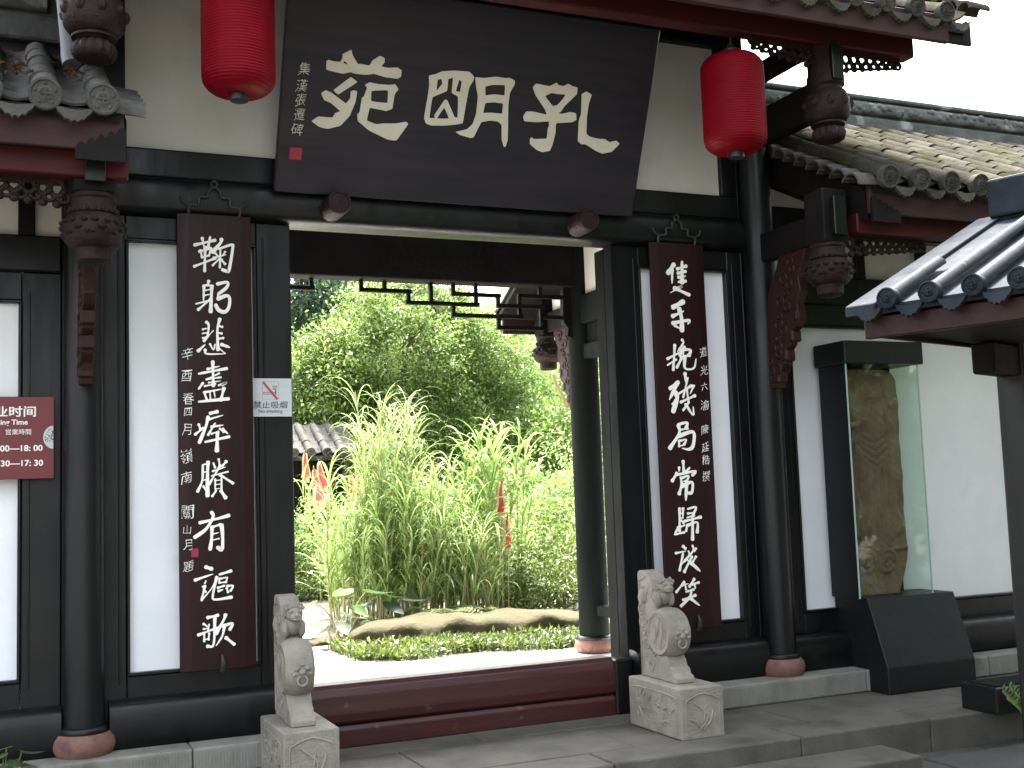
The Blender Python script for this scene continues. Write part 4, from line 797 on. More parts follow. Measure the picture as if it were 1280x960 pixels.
# ================================================================== DRUM STONES
def drum_stone(xc, yf, label, yb=-.36):
    t = thing('drum_stone', label, 'carved stone', (xc, (yf + yb) / 2, 0), 0, 'carved drum stones beside the door')
    hw = .148
    base = box('base_block', xc - hw, xc + hw, yf, yb, 0, .30, 'stone', t, .008, 2)
    gg = G()                                        # carved frames and plants on the faces of the block
    fy = yf - .001
    arch = [(xc - .115, fy, .02), (xc - .115, fy, .20), (xc - .09, fy, .235), (xc, fy, .262), (xc + .09, fy, .235), (xc + .115, fy, .20), (xc + .115, fy, .02)]
    gg.tube(catmull(arch, 4), .0045, 6)
    for (a, b, c) in [((xc - .02, .05), (xc + .03, .13), (xc - .06, .215)), ((xc + .0, .05), (xc + .05, .10), (xc + .075, .17)), ((xc - .01, .05), (xc - .05, .10), (xc - .09, .12)), ((xc + .02, .04), (xc + .01, .12), (xc + .02, .19))]:
        gg.tube(catmull([(a[0], fy, a[1]), (b[0], fy, b[1]), (c[0], fy, c[1])], 6), [.006 * math.sin(math.pi * (k + 2) / 17) + .002 for k in range(13)], 6)
    fx = xc - hw - .001; y0, y1 = yf + .05, yb - .06
    gg.tube(catmull([(fx, y0, .03), (fx, y0, .20), (fx, y0 + .05, .245), (fx, y1 - .05, .25), (fx, y1, .21), (fx, y1, .03)], 4), .0045, 6)
    random.seed(int(xc * 100))
    for k in range(26):
        yk = random.uniform(y0 + .05, y1 - .05); zk = random.uniform(.05, .21); an = random.uniform(0, 3.1); ll = random.uniform(.03, .07)
        gg.tube(catmull([(fx, yk, zk), (fx, yk + ll * .5 * math.cos(an), zk + ll * .5 * math.sin(an) + .01), (fx, yk + ll * math.cos(an), zk + ll * math.sin(an))], 3), [.003, .005, .007, .008, .007, .005, .003], 5)
    gg.build('carving', 'stone', base)
    xa, xb = xc - .08, xc + .055                   # upright slab, drum and foot share the width of the stone
    sl = [(yb - .03, .301), (yb - .03, .95), (yb - .05, .965), (yb - .15, .955), (yb - .20, .915), (yb - .215, .86), (yb - .20, .80), (yb - .25, .74), (yb - .30, .70), (yb - .34, .45), (yb - .37, .43), (yb - .40, .40), (yb - .42, .39), (yb - .44, .355), (yb - .46, .35), (yb - .47, .301)]
    slab = prism('back_slab', sl, 'x', xa + .012, xb - .012, 'stone', t, .006)
    gg = G()
    for k in range(22):
        yk = yb - .06 - .1 * random.random(); zk = .36 + .5 * random.random()
        if zk < .5: yk -= .12 * random.random()
        gg.torus((xa + .012, yk, zk), random.uniform(.018, .034), .007, 'x', 10, 5)
    gg.tube([(xa + .011, yb - .05, .33), (xa + .011, yb - .05, .90), (xa + .011, yb - .13, .925)], .006, 5)
    gg.build('carving', 'stone', slab)
    yc, zc, R = yb - .305, .59, .152                # the drum, its axis across the doorway
    nn = 40; prof = [(0.0, xa - .012), (.06, xa - .014), (.10, xa - .010), (.112, xa - .010), (.118, xa - .016), (.128, xa - .016), (.134, xa - .006), (R * .97, xa + .012), (R * 1.02, xa + .05), (R * 1.03, (xa + xb) / 2), (R * 1.02, xb - .05), (R * .97, xb - .012), (.134, xb + .006), (.12, xb + .01), (0.0, xb + .012)]
    v = []; f = []
    for (r_, x_) in prof:
        for i in range(nn): a = 2 * math.pi * i / nn; v.append((x_, yc + r_ * math.cos(a), zc + r_ * math.sin(a)))
    for j in range(len(prof) - 1):
        for i in range(nn): i2 = (i + 1) % nn; f.append((j * nn + i, (j + 1) * nn + i, (j + 1) * nn + i2, j * nn + i2))
    dr = G().add(v, f).build('drum', 'stone', t)
    gg = G()
    for sx, x_ in ((-1, xa - .012), (1, xb + .010)):
        for (a, b, c) in [((yc + .06, zc - .07), (yc + .0, zc + .02), (yc - .02, zc + .10)), ((yc + .03, zc - .08), (yc + .03, zc + .02), (yc + .07, zc + .07)), ((yc - .02, zc - .09), (yc - .05, zc), (yc - .04, zc + .08))]:
            gg.tube(catmull([(x_, *a), (x_, *b), (x_, *c)], 5), [.003 + .005 * math.sin(math.pi * k / 10) for k in range(11)], 6)
    xm = (xa + xb) / 2                              # beast mask with ring on the front of the drum
    for (dx, dz, s) in [(-.03, .03, .016), (.03, .03, .016), (0, .01, .022), (-.045, .0, .012), (.045, .0, .012), (0, .05, .014)]:
        z_ = zc - .02 + dz; y_ = yc - math.sqrt(max(0, (R * 1.02) ** 2 - (z_ - zc) ** 2)); gg.ball((xm + dx, y_, z_), s, 8, 6, (1, .7, .8))
    gg.torus((xm, yc - R * 1.0, zc - .055), .026, .007, 'y', 16, 6)
    gg.build('carving', 'stone', dr)
    # crouching lion over the drum
    gg = G(); yh = yb - .265
    gg.ball((xm, yb - .13, .855), .075, 12, 8, (.85, 1.25, .85)); gg.ball((xm, yh + .03, .81), .062, 10, 8, (.95, 1.1, 1.0)); gg.ball((xm, yh - .018, .872), .046, 12, 9, (1.05, .95, .95)); gg.ball((xm, yh - .058, .858), .030, 10, 8, (1.1, .8, .75))
    gg.ball((xm, yh - .082, .868), .011, 6, 5)
    for sx in (-1, 1):
        gg.ball((xm + sx * .026, yh - .052, .888), .012, 8, 6); gg.ball((xm + sx * .04, yh - .01, .912), .016, 8, 6, (.8, .6, 1.1)); gg.ball((xm + sx * .045, yh + .0, .79), .03, 8, 6, (.8, 1, 1.6)); gg.ball((xm + sx * .05, yb - .09, .80), .045, 8, 6, (.6, 1.1, 1.2))
        for k in range(5): gg.torus((xm + sx * .045, yh + .01 + .018 * k, .87 - .02 * k), .014, .007, 'x', 8, 5)
    for k in range(6): gg.ball((xm + (k - 2.5) * .018, yh - .035, .912 - .004 * abs(k - 2.5)), .012, 6, 5)
    gg.torus((xm, yh - .073, .846), .016, .0045, 'z', 12, 5, (1.1, .6))
    gg.build('lion', 'stone', t)
    # stepped foot under the drum
    ft = [(yb - .30, .301), (yb - .30, .46), (yb - .36, .46), (yb - .385, .43), (yb - .40, .395), (yb - .425, .385), (yb - .435, .355), (yb - .46, .345), (yb - .475, .33), (yb - .475, .301)]
    prism('foot', ft, 'x', xa + .002, xb - .002, 'stone', t, .005)
    return t
drum_stone(3.795, -.985, 'carved stone drum with crouching lion by the right couplet board')
drum_stone(1.455, -.945, 'carved stone drum with crouching lion left of the red threshold')
# ================================================================== DISPLAY CASE AND STELE
t = thing('display_case', 'glass display case with black cap on a sloping black granite pedestal', 'display case', (6.0, -.25, 0))
ped = [(-.50, .0), (-.50, .185), (-.335, .650), (.03, .650), (.03, .155), (-.302, .155), (-.302, .0)]
prism('pedestal', ped, 'x', 5.62, 6.42, 'pedestal', t, .006)
gx0, gx1, gy0, gy1, gz0, gz1 = 5.56, 6.235, -.325, -.02, .651, 2.335
box('glass_pane', gx0 + .009, gx1 - .009, gy0, gy0 + .008, gz0, gz1, 'glass', t, 0); box('glass_pane', gx1 - .008, gx1, gy0 + .009, gy1, gz0, gz1, 'glass', t, 0)
box('side_panel', gx0, gx0 + .008, gy0 + .009, gy1, gz0, gz1, 'pedestal', t, 0); box('back_panel', gx0 + .009, gx1 - .01, gy1 - .012, gy1 - .002, gz0, gz1, 'lacquer', t, 0)
for (x, y) in ((gx0, gy0), (gx1 - .008, gy0)): box('glass_edge', x, x + .008, y - .001, y + .008, gz0, gz1, 'glassedge', t, 0)
box('cap', 5.535, 6.265, gy0 - .03, .0, 2.336, 2.50, 'pedestal', t, .006)
# stele: a relief figure raised from a worn slab
nx, nz = 60, 190; x0, x1, z0, z1 = 5.595, 6.175, .655, 2.31
def segd(px, pz, a, b):
    a = np.array(a); b = np.array(b); d = b - a; tt = np.clip(((px - a[0]) * d[0] + (pz - a[1]) * d[1]) / (d @ d + 1e-9), 0, 1); return np.hypot(px - a[0] - tt * d[0], pz - a[1] - tt * d[1])
U, Vv = np.meshgrid(np.linspace(0, 1, nx), np.linspace(0, 1, nz)); hgt = np.zeros_like(U); asp = (z1 - z0) / (x1 - x0); Vz = Vv * asp
def stroke(P, w, h):
    global hgt
    P = catmull(P, 8); d = np.min([segd(U, Vz, P[i], P[i + 1]) for i in range(len(P) - 1)], axis=0); hgt = np.maximum(hgt, h * np.exp(-(d / w) ** 2 * 1.2))
def carve(P, w, h):
    global hgt
    P = catmull(P, 8); d = np.min([segd(U, Vz, P[i], P[i + 1]) for i in range(len(P) - 1)], axis=0); hgt = hgt - h * np.exp(-(d / w) ** 2 * 1.5)
A = asp
stroke([(.5, .88 * A), (.5, .90 * A)], .17, .05); stroke([(.5, .80 * A), (.5, .62 * A), (.46, .45 * A), (.45, .24 * A)], .28, .045)
stroke([(.25, .78 * A), (.15, .66 * A), (.35, .60 * A)], .09, .05); stroke([(.72, .78 * A), (.85, .66 * A), (.62, .58 * A)], .09, .05); stroke([(.28, .92 * A), (.22, .82 * A)], .05, .03); stroke([(.72, .92 * A), (.80, .84 * A)], .05, .03)
for k in range(5): carve([(.22 + .12 * k, .55 * A), (.20 + .13 * k, .40 * A), (.18 + .14 * k, .25 * A)], .022, .022)
for k in range(4): carve([(.3, (.70 - .03 * k) * A), (.5, (.67 - .035 * k) * A), (.72, (.70 - .03 * k) * A)], .02, .02)
carve([(.42, .90 * A), (.46, .905 * A)], .02, .02); carve([(.54, .905 * A), (.58, .90 * A)], .02, .02); carve([(.45, .865 * A), (.55, .865 * A)], .018, .02); carve([(.5, .90 * A), (.5, .88 * A)], .012, .012)
stroke([(.1, .50 * A), (.2, .38 * A), (.12, .28 * A), (.3, .22 * A)], .05, .035); stroke([(.85, .52 * A), (.78, .40 * A), (.88, .30 * A), (.7, .24 * A)], .05, .035)
for cx in (.28, .62):
    for r in (.13, .06): stroke([(cx + r * math.cos(q), .145 * A + r * math.sin(q)) for q in np.linspace(0, 5.6, 9)], .035, .035)
stroke([(.05, .20 * A), (.3, .205 * A), (.6, .195 * A), (.95, .20 * A)], .03, .03)
hgt += .004 * np.sin(U * 37 + Vz * 23) * np.cos(Vz * 31) + rng.normal(0, .0012, U.shape)
edgeR = 1 - .10 * np.clip((.14 - Vv) / .14, 0, 1) ** 1.0 * 1.6 - .008 * np.sin(Vv * 21) - .006 * np.sin(Vv * 57)  - .13 * np.clip((Vv - .93) / .07, 0, 1) ** 2
edgeL = .012 * np.sin(Vv * 33 + 1) + .10 * np.clip((Vv - .95) / .05, 0, 1) ** 2 + .03
Xg = x0 + (x1 - x0) * (edgeL + U * (edgeR - edgeL)); rim = np.minimum(np.minimum(U, 1 - U) / .06, 1); yfront = -.175 - hgt * .55 * rim + (1 - rim) ** 2 * .03
Zg = z0 + (z1 - z0) * Vv
vf = np.stack([Xg, yfront, Zg], -1).reshape(-1, 3); vb = np.stack([Xg, np.full_like(Xg, -.06), Zg], -1).reshape(-1, 3); V = [tuple(q) for q in np.vstack([vf, vb])]; Nv = nx * nz; F = []
for j in range(nz - 1):
    for i in range(nx - 1): a = j * nx + i; F.append((a, a + 1, a + nx + 1, a + nx))
    a = j * nx; F.append((a, a + nx, Nv + a + nx, Nv + a)); b = a + nx - 1; F.append((b, Nv + b, Nv + b + nx, b + nx))
F.append(tuple(Nv + q for q in [0, nx - 1, nx * nz - 1, nx * (nz - 1)])); F.append(tuple(range(nx - 1, -1, -1)) + tuple(Nv + q for q in range(nx))); F.append(tuple(nx * (nz - 1) + q for q in range(nx)) + tuple(Nv + nx * (nz - 1) + q for q in range(nx - 1, -1, -1)))
st = mk('stone_stele', V, F, 'stele', None, True); st.data.set_sharp_from_angle(angle=math.radians(60))
tag(st, 'worn brown sandstone slab with a carved robed figure inside the glass case', 'carving')
# ================================================================== NOTICE CANOPY at the right edge (turned 21 degrees to the gate)
P0 = atD(1060, 385, 5.5); ea = np.array([.933, .36, 0]); ee = np.array([.36, -.933, 0])
ang = math.atan2(ee[1], ee[0])
# local frame: x along the eave towards the viewer, y up the slope, origin under the far eave corner
cn = thing('notice_canopy', 'small canopy with glossy dark tiles on a black post at the right edge', 'canopy', (P0[0], P0[1], -.2), ang)
ZE = P0[2] + .2; RUN, RISE = 1.54, .64; cp_ = math.atan2(RISE, RUN)
LEN = 2.6
tp = RISE / RUN
prism('roof_deck', [(0, ZE - .01), (RUN, ZE + RISE - .01), (2 * RUN, ZE - .01), (2 * RUN, ZE - .05), (RUN, ZE + RISE - .05), (0, ZE - .05)], 'x', .03, LEN, 'glaze_flat', cn, 0, world=False)
prism('verge_board', [(-.03, ZE), (RUN, ZE + RISE + .012), (RUN, ZE + RISE - .03), (-.03, ZE - .05)], 'x', .0, .15, 'glaze_flat', cn, .004, world=False)
cov = half_tile('cover_tile', .038, .038, 1.40, .01, 0, math.pi, 10, 'glaze'); dm = disc_mesh('cap_tile', .05, 'glaze'); dr = drip_mesh('drip_tile', .15, .075, 'glaze')
for k in range(11):
    x = .22 + k * .2
    ln = min(1.0, (.42 + k * .5) ) if k < 1 else 1.0
    o = bpy.data.objects.new('cover_tile', cov); COL.objects.link(o); o.parent = cn; o.location = (x, -.02, ZE + .01); o.rotation_euler = (cp_, 0, 0); o.scale = (1, ln, 1)
    o = bpy.data.objects.new('cap_tile', dm); COL.objects.link(o); o.parent = cn; o.location = (x, -.03, ZE + .012); o.rotation_euler = (0, random.uniform(-.3, .3), 0)
    o = bpy.data.objects.new('drip_tile', dr); COL.objects.link(o); o.parent = cn; o.location = (x - .1, -.02, ZE - .01); o.rotation_euler = (-.15, 0, 0)
    o = bpy.data.objects.new('cover_tile', cov); COL.objects.link(o); o.parent = cn; o.location = (x, 2 * RUN + .02, ZE + .01); o.rotation_euler = (cp_, 0, math.pi)
box('ridge', .14, LEN, RUN - .07, RUN + .07, ZE + RISE - .04, ZE + RISE + .10, 'glaze', cn, .012, 2, world=False)
box('ridge_end', .10, .34, RUN - .10, RUN + .10, ZE + RISE - .02, ZE + RISE + .20, 'glaze', cn, .015, 2, world=False)
box('eave_board', .06, LEN, .03, .07, ZE - .155, ZE - .055, 'redwood', cn, .005, world=False)
box('eave_board', .06, LEN, 2 * RUN - .07, 2 * RUN - .03, ZE - .155, ZE - .055, 'redwood', cn, .005, world=False)
prism('gable_board', [(.08, ZE - .15), (.08, ZE - .06), (RUN, ZE + RISE - .06), (2 * RUN - .08, ZE - .06), (2 * RUN - .08, ZE - .15), (RUN + .3, ZE - .13), (RUN - .3, ZE - .13)], 'x', .10, .13, 'darkwood', cn, 0, world=False)
prism('soffit', [(.07, ZE - .10), (2 * RUN - .07, ZE - .10), (2 * RUN - .07, ZE - .12), (.07, ZE - .12)], 'x', .14, LEN, 'darkwood', cn, 0, world=False)
# post: where its left edge meets the photograph's right margin, under the ridge
best = min(((abs((lambda q: 640 + FPX * (q @ CR) / (q @ CF))(np.array([P0[0], P0[1], 1.1]) + ea * RUN * .86 + ee * s - CAM) - 1285), s) for s in np.linspace(-.3, 1.5, 181)))
ps = best[1]; py = RUN * .86
box('post', ps - .075, ps + .075, py - .075, py + .075, 0, ZE + .02, 'lacquer', cn, .012, 2, world=False)
box('bracket_beam', ps - .06, ps + .06, py - .40, py + .40, ZE - .29, ZE - .13, 'darkwood', cn, .01, world=False)
box('post', ps + 1.4, ps + 1.55, py - .075, py + .075, 0, ZE + .02, 'lacquer', cn, .012, 2, world=False)
box('post_foot', ps - .11, ps + .11, py - .11, py + .11, 0, .10, 'podium', cn, .012, world=False)
box('notice_board', ps + .08, ps + 1.39, py - .02, py + .02, .8, 1.9, 'lacquer', cn, .005, world=False)
# ------------------------------------------------------------------ downpipe above the left hall roof
a = atY(83, -60, -.55); b = atY(88, 70, -.55)
o = G().tube([(a[0], -.55, 4.42), (a[0], -.55, 4.2), (b[0], -.55, 3.95), (b[0], -.555, 3.90), (b[0] + .008, -.57, 3.85)], .05, 16).build('downpipe', 'pipe')
tag(o, 'grey round downpipe ending above the left hall tiles', 'pipe')
random.seed(21)                                     # dry leaves caught between the tiles
gg = G()
for k in range(60):
    x = random.choice([.30, .04]) + random.gauss(0, .03); y = random.uniform(-.98, -.55); z = 3.52 + (y + 1.15) * math.tan(PITCH) + random.uniform(.0, .05); s = random.uniform(.012, .03); an = random.random() * 6
    c, d = s * math.cos(an), s * math.sin(an); gg.add([(x - c, y - d, z), (x + d * .5, y - c * .5, z + s * .5), (x + c, y + d, z + .3 * s), (x - d * .5, y + c * .5, z + s * .2)], [(0, 1, 2, 3)])
o = gg.build('fallen_leaves', 'litter', None, False); o['kind'] = 'stuff'; tag(o, 'dry brown leaves caught between the grey tiles', 'leaves')
# ================================================================== VEGETATION
def leaf_cloud(cent, nrm, size, rat=.42, fold=.25, droop=0.0):
    """folded leaf faces: positions cent (n,3), outward directions nrm (n,3), lengths size (n,)"""
    n = len(cent); d = rng.normal(size=(n, 3)); d += nrm * .6; d[:, 2] -= droop; d /= np.linalg.norm(d, axis=1)[:, None]
    up = rng.normal(size=(n, 3)) * .55 + np.array([0, 0, 1.0]); s = np.cross(d, up); s /= np.linalg.norm(s, axis=1)[:, None] + 1e-9; u = np.cross(s, d)
    L = size[:, None]; A = cent; B = cent + d * L; Mi = cent + d * L * .48 - u * L * fold * .2
    Lf = Mi + s * L * rat * .5 + u * L * fold * .5; Rt = Mi - s * L * rat * .5 + u * L * fold * .5
    V = np.stack([A, Lf, B, Rt], 1).reshape(-1, 3); i = np.arange(n)[:, None] * 4
    F = np.concatenate([i + np.array([[0, 1, 2]]), i + np.array([[0, 2, 3]])], 1).reshape(-1, 3)
    return V, F
def np_mesh(name, V, F, m, parent=None, world=True):
    me = bpy.data.meshes.new(name); k = F.shape[1]
    me.vertices.add(len(V)); me.vertices.foreach_set('co', np.ascontiguousarray(V, dtype=np.float32).ravel())
    me.loops.add(F.size); me.loops.foreach_set('vertex_index', np.ascontiguousarray(F, dtype=np.int32).ravel())
    me.polygons.add(len(F)); me.polygons.foreach_set('loop_start', np.arange(0, F.size, k, dtype=np.int32)); me.polygons.foreach_set('loop_total', np.full(len(F), k, dtype=np.int32))
    me.update(); me.validate(); me.materials.append(M[m]); return link(name, me, parent, world)
def crown(c, rad, ncl, per, lsize, clr, shell=.55, zmin=None, droop=0.0, rat=.42):
    """leaf clumps spread through an uneven ellipsoid, with gaps between them"""
    c = np.array(c); rad = np.array(rad); out = []; nr = []; sz = []
    ph = rng.uniform(0, 6.28, 6)
    for _ in range(ncl):
        d = rng.normal(size=3); d /= np.linalg.norm(d); az = math.atan2(d[1], d[0])
        lump = 1 + .20 * math.sin(3 * az + ph[0]) + .18 * math.sin(5 * az + ph[1] + 4 * d[2]) + .12 * math.sin(7 * d[2] + ph[2])
        r = (shell + (1 - shell) * rng.random() ** .6) * lump; p = c + d * r * rad
        if zmin is not None and p[2] < zmin: p[2] = zmin + rng.random() * .3
        m = int(per * rng.uniform(.6, 1.4)); q = rng.normal(size=(m, 3)) * clr * rng.uniform(.6, 1.3) * np.array([1, 1, .6])
        out.append(p + q); nr.append(np.repeat(d[None], m, 0)); sz.append(lsize * rng.uniform(.6, 1.35, m))
    return leaf_cloud(np.vstack(out), np.vstack(nr), np.concatenate(sz), rat, .3, droop)
def limbs(base, top, r, targets):
    gg = G(); base = np.array(base, float); top = np.array(top, float)
    mid = (base + top) / 2 + np.array([rng.normal() * .1, rng.normal() * .1, 0]) * np.linalg.norm(top - base) * .5
    P = catmull([base, mid, top], 6); K = len(P); gg.tube(P, [r * (1 - .6 * k / (K - 1)) for k in range(K)], 10)
    for tg in targets:
        s = P[int(K * rng.uniform(.45, .95))]; tg = np.array(tg, float); m = (s + tg) / 2 + rng.normal(size=3) * .12 * np.linalg.norm(tg - s) + np.array([0, 0, .1])
        Q = catmull([s, m, tg], 5); k = len(Q); gg.tube(Q, [r * .42 * (1 - .8 * i / (k - 1)) + .006 for i in range(k)], 6)
    return gg
def tree(name, label, base, ctr, rad, r, m, ncl, per, ls, clr, group=None, nl=9, shell=.5, droop=0., rat=.42, zmin=None):
    t = thing(name, label, 'tree', tuple(base), 0, group)
    ctr = np.array(ctr); tg = [ctr + (lambda d: d / np.linalg.norm(d))(rng.normal(size=3) + np.array([0, 0, .3])) * np.array(rad) * .75 for _ in range(nl)]
    limbs(base, ctr + np.array([0, 0, rad[2] * .3]), r, tg).build('trunk', 'bark', t)
    V, F = crown(ctr, rad, ncl, per, ls, clr, shell, zmin, droop, rat); np_mesh('crown', V, F, m, t); return t
# --- garden floor
gs = structure(mk('garden_ground', [(-30, 4.3, -.012), (40, 4.3, -.012), (40, 60, -.012), (-30, 60, -.012)], [(0, 1, 2, 3)], 'earth'))
gp = structure(mk('garden_paving', [(-6, 4.3, -.006), (5.0, 4.3, -.006), (4.6, 9.9, -.006), (-6, 9.9, -.006)], [(0, 1, 2, 3)], 'earth'))
random.seed(12); yy = 4.31
while yy < 9.8:                                     # pale flagstones, uneven widths
    xx = -1.2 - random.random()
    while xx < 4.6:
        ln = random.uniform(.7, 1.3)
        if not (xx + ln > 3.0 and yy < 6.6 and xx > 2.6): box('paving_stone', xx + .008, xx + ln - .008, yy + .008, yy + .60, -.03, random.uniform(-.003, .004), 'paving', gp, .006)
        elif xx < 3.0: box('paving_stone', xx + .008, 3.05, yy + .008, yy + .60, -.03, random.uniform(-.003, .004), 'paving', gp, .006)
        xx += ln
    yy += .61
# --- long flat boulder edging the bed
def boulder(name, label, A, B, wd, h, seed, m='rock', cat='rock', grp=None):
    r2 = np.random.default_rng(seed); A = np.array(A, float); B = np.array(B, float); d = (B - A); Ln = np.linalg.norm(d); d /= Ln; s = np.array([-d[1], d[0], 0]); n1, n2 = 60, 22; V = []; F = []
    ph = r2.uniform(0, 6.28, 8)
    for i in range(n1 + 1):
        t_ = i / n1; e = (1 - (abs(2 * t_ - 1)) ** 3.2) ** .5 if 0 < i < n1 else .0
        for j in range(n2):
            a = 2 * math.pi * j / n2; ca, sa = math.cos(a), math.sin(a); f_ = 1 + .05 * math.sin(9 * t_ + ph[0] + a) + .07 * math.sin(21 * t_ + ph[1] - 2 * a) + .05 * math.sin(37 * t_ + 3 * a + ph[2]) + r2.normal() * .012
            yy_ = wd * .5 * e * math.copysign(abs(ca) ** .7, ca) * f_; zz = h * e * (math.copysign(abs(sa) ** .42, sa)) * f_ * (1 + .07 * math.sin(5 * t_ + ph[3])) * (1 if sa > 0 else .4)
            p = A + d * (Ln * t_) + s * yy_ + np.array([0, 0, zz]); V.append(tuple(p))
    for i in range(n1):
        for j in range(n2): j2 = (j + 1) % n2; F.append((i * n2 + j, (i + 1) * n2 + j, (i + 1) * n2 + j2, i * n2 + j2))
    o = mk(name, V, F, m, None, True); tag(o, label, cat, grp); return o
boulder('boulder', 'long flat mossy boulder lying behind the grass in the doorway', (3.25, 4.95, .02), (6.1, 4.55, .02), 1.0, .20, 4)
for k, (u, v, s, lb) in enumerate([(402, 804, .34, 'flat pale stepping stone left of the grass strip'), (381, 806, .26, 'small flat stone beside the left drum stone')]):
    q = atZ(u, v, 0); boulder('garden_stone', lb, (q[0] - s, q[1] + .05, 0), (q[0] + s, q[1] - .05, 0), .45, .05, 30 + k)
# --- grass strip in front of the boulder
def blades(n, area, hmin, hmax, wd, m, name, label, zf=None, bend=.5):
    xs, ys = area(n); z0 = zf(xs, ys) if zf else np.zeros(n); h = rng.uniform(hmin, hmax, n); an = rng.uniform(0, 2 * np.pi, n); dx, dy = np.cos(an), np.sin(an); b = rng.uniform(.2, 1, n) * bend * h; wx, wy = -dy * wd, dx * wd
    B = np.stack([xs, ys, z0], -1); s = np.stack([wx, wy, np.zeros(n)], -1); Mi = B + np.stack([dx * b * .35, dy * b * .35, h * .62], -1); T = B + np.stack([dx * b, dy * b, h * (1 - .35 * (b / h))], -1)
    V = np.stack([B - s, B + s, Mi + s * .8, Mi - s * .8, T], 1).reshape(-1, 3); i = np.arange(n)[:, None] * 5
    F = np.concatenate([i + np.array([[0, 1, 2]]), i + np.array([[0, 2, 3]]), i + np.array([[3, 2, 4]])], 1).reshape(-1, 3)
    o = np_mesh(name, V, F, m); o['kind'] = 'stuff'; tag(o, label, 'grass'); return o
def strip(n):
    t_ = rng.random(n); xs = 2.95 + 2.9 * t_; yb_ = 3.42 - .13 * (xs - 3) + .12 * np.sin(xs * 5); ys = yb_ + rng.random(n) ** 1.1 * (1.02 - .1 * (xs - 3)); return xs, ys
blades(4200, strip, .03, .15, .0055, 'grass', 'grass', 'bright green grass strip in front of the long boulder', None, .9)
xs, ys = strip(6500); keep = (np.sin(xs * 7.3) * np.cos(ys * 6.1 + xs * 2) + rng.normal(0, .45, 6500)) > .0; xs, ys = xs[keep], ys[keep]; nk = len(xs)
hk = .02 + .10 * rng.random(nk) * (.6 + .4 * np.sin(xs * 4.1 + 1) * np.sin(ys * 5)); V, F = leaf_cloud(np.stack([xs, ys, hk], -1), np.tile([0, 0, 1.], (nk, 1)), rng.uniform(.04, .10, nk), .4); o = np_mesh('ground_cover', V, F, 'leaf_ground'); o['kind'] = 'stuff'; tag(o, 'small leafy weeds among the grass by the boulder', 'ground cover')
# soil under the grass
structure(mk('planting_bed', [(2.85, 3.36, .004), (6.6, 2.95, .004), (8.5, 4.6, .004), (8.5, 14, .004), (3.4, 9.6, .004), (3.3, 6.8, .004), (2.9, 4.9, .004)], [(0, 1, 2, 3, 4, 5, 6)], 'earth'))
# --- reeds: canes with arching blades
def cane_mesh(name, h, nl, ll, lw, m, bare=.15, upright=.5):
    gg = G(); lean = rng.normal(size=2) * .06 * h; P = [np.array([lean[0] * (k / 6) ** 2, lean[1] * (k / 6) ** 2, h * k / 6]) for k in range(7)]
    V, F = tube_geo(P, [.014 * (1 - .6 * k / 6) for k in range(7)], 5); gg.add(V, F); nst = len(F)
    for i in range(nl):
        t_ = bare + (1 - bare) * (i + rng.random() * .8) / nl; t_ = min(t_, .99); k = t_ * 6; b = P[int(k)] + (P[min(int(k) + 1, 6)] - P[int(k)]) * (k - int(k))
        an = rng.uniform(0, 6.28); L = ll * rng.uniform(.65, 1.2) * (1.1 - .25 * t_); up = upright + .35 * t_ * rng.random(); dirh = np.array([math.cos(an), math.sin(an), 0]); sd = np.array([-dirh[1], dirh[0], 0]); S_ = 8; vv = []; ff = []
        el = math.radians(55 + 25 * up); pos = b.copy(); step = L / S_; curl = rng.uniform(1.0, 1.85)
        for s_ in range(S_ + 1):
            q = s_ / S_; w_ = lw * (math.sin(math.pi * min(1, q * .9 + .1)) ** .7) * (1 - .75 * q ** 3) * .5
            tw = sd * math.cos(q * .5) + np.array([0, 0, .25 * math.sin(q * 3 + an)])
            vv += [pos - tw * w_, pos + tw * w_]; pos = pos + (dirh * math.cos(el) + np.array([0, 0, math.sin(el)])) * step; el -= math.radians(105) / S_ * curl * (0.4 + 1.2 * q)
        for s_ in range(S_): ff.append((2 * s_, 2 * s_ + 1, 2 * s_ + 3, 2 * s_ + 2))
        gg.add(vv, ff)
    me = bpy.data.meshes.new(name); me.from_pydata(gg.v, [], gg.f); me.update(); me.materials.append(M[m]); me.materials.append(M['cane'])
    mi = [1] * nst + [0] * (len(gg.f) - nst); me.polygons.foreach_set('material_index', mi); return me
def clump(label, x, y, spread, n, h, nl, ll, lw, m, hv=.25, upright=.5, nvar=6):
    t = thing('reed_clump', label, 'reeds', (x, y, 0), 0, 'tall reeds in the garden bed'); vs = [cane_mesh('cane', 1.0 * h * rng.uniform(1 - hv, 1.05), nl, ll, lw, m, .12, upright) for _ in range(nvar)]
    for i in range(n):
        o = bpy.data.objects.new('cane', vs[i % nvar]); COL.objects.link(o); o.parent = t; r = spread * math.sqrt(rng.random()); a = rng.uniform(0, 6.28)
        o.location = (r * math.cos(a), r * math.sin(a) * .8, -.01); o.rotation_euler = (rng.normal() * .07, rng.normal() * .07, rng.uniform(0, 6.28)); s = rng.uniform(.8, 1.08); o.scale = (s, s, s)
    return t
def gy(u, v, y): q = atY(u, v, y); return q
q = atY(490, 760, 6.9); clump('fine leaved drooping reed clump, tallest of the reeds', q[0], 6.9, .34, 28, 2.55, 40, .8, .015, 'leaf_reedpale', .12, .45)
q = atY(455, 770, 6.5); clump('reed clump nearest the taro leaves, left of the drooping reeds', q[0], 6.5, .42, 26, 1.6, 24, .68, .021, 'leaf_reed', .4)
q = atY(545, 770, 6.4); clump('dense reed clump directly behind the middle of the boulder', q[0], 6.4, .55, 40, 2.0, 26, .78, .021, 'leaf_reed', .4)
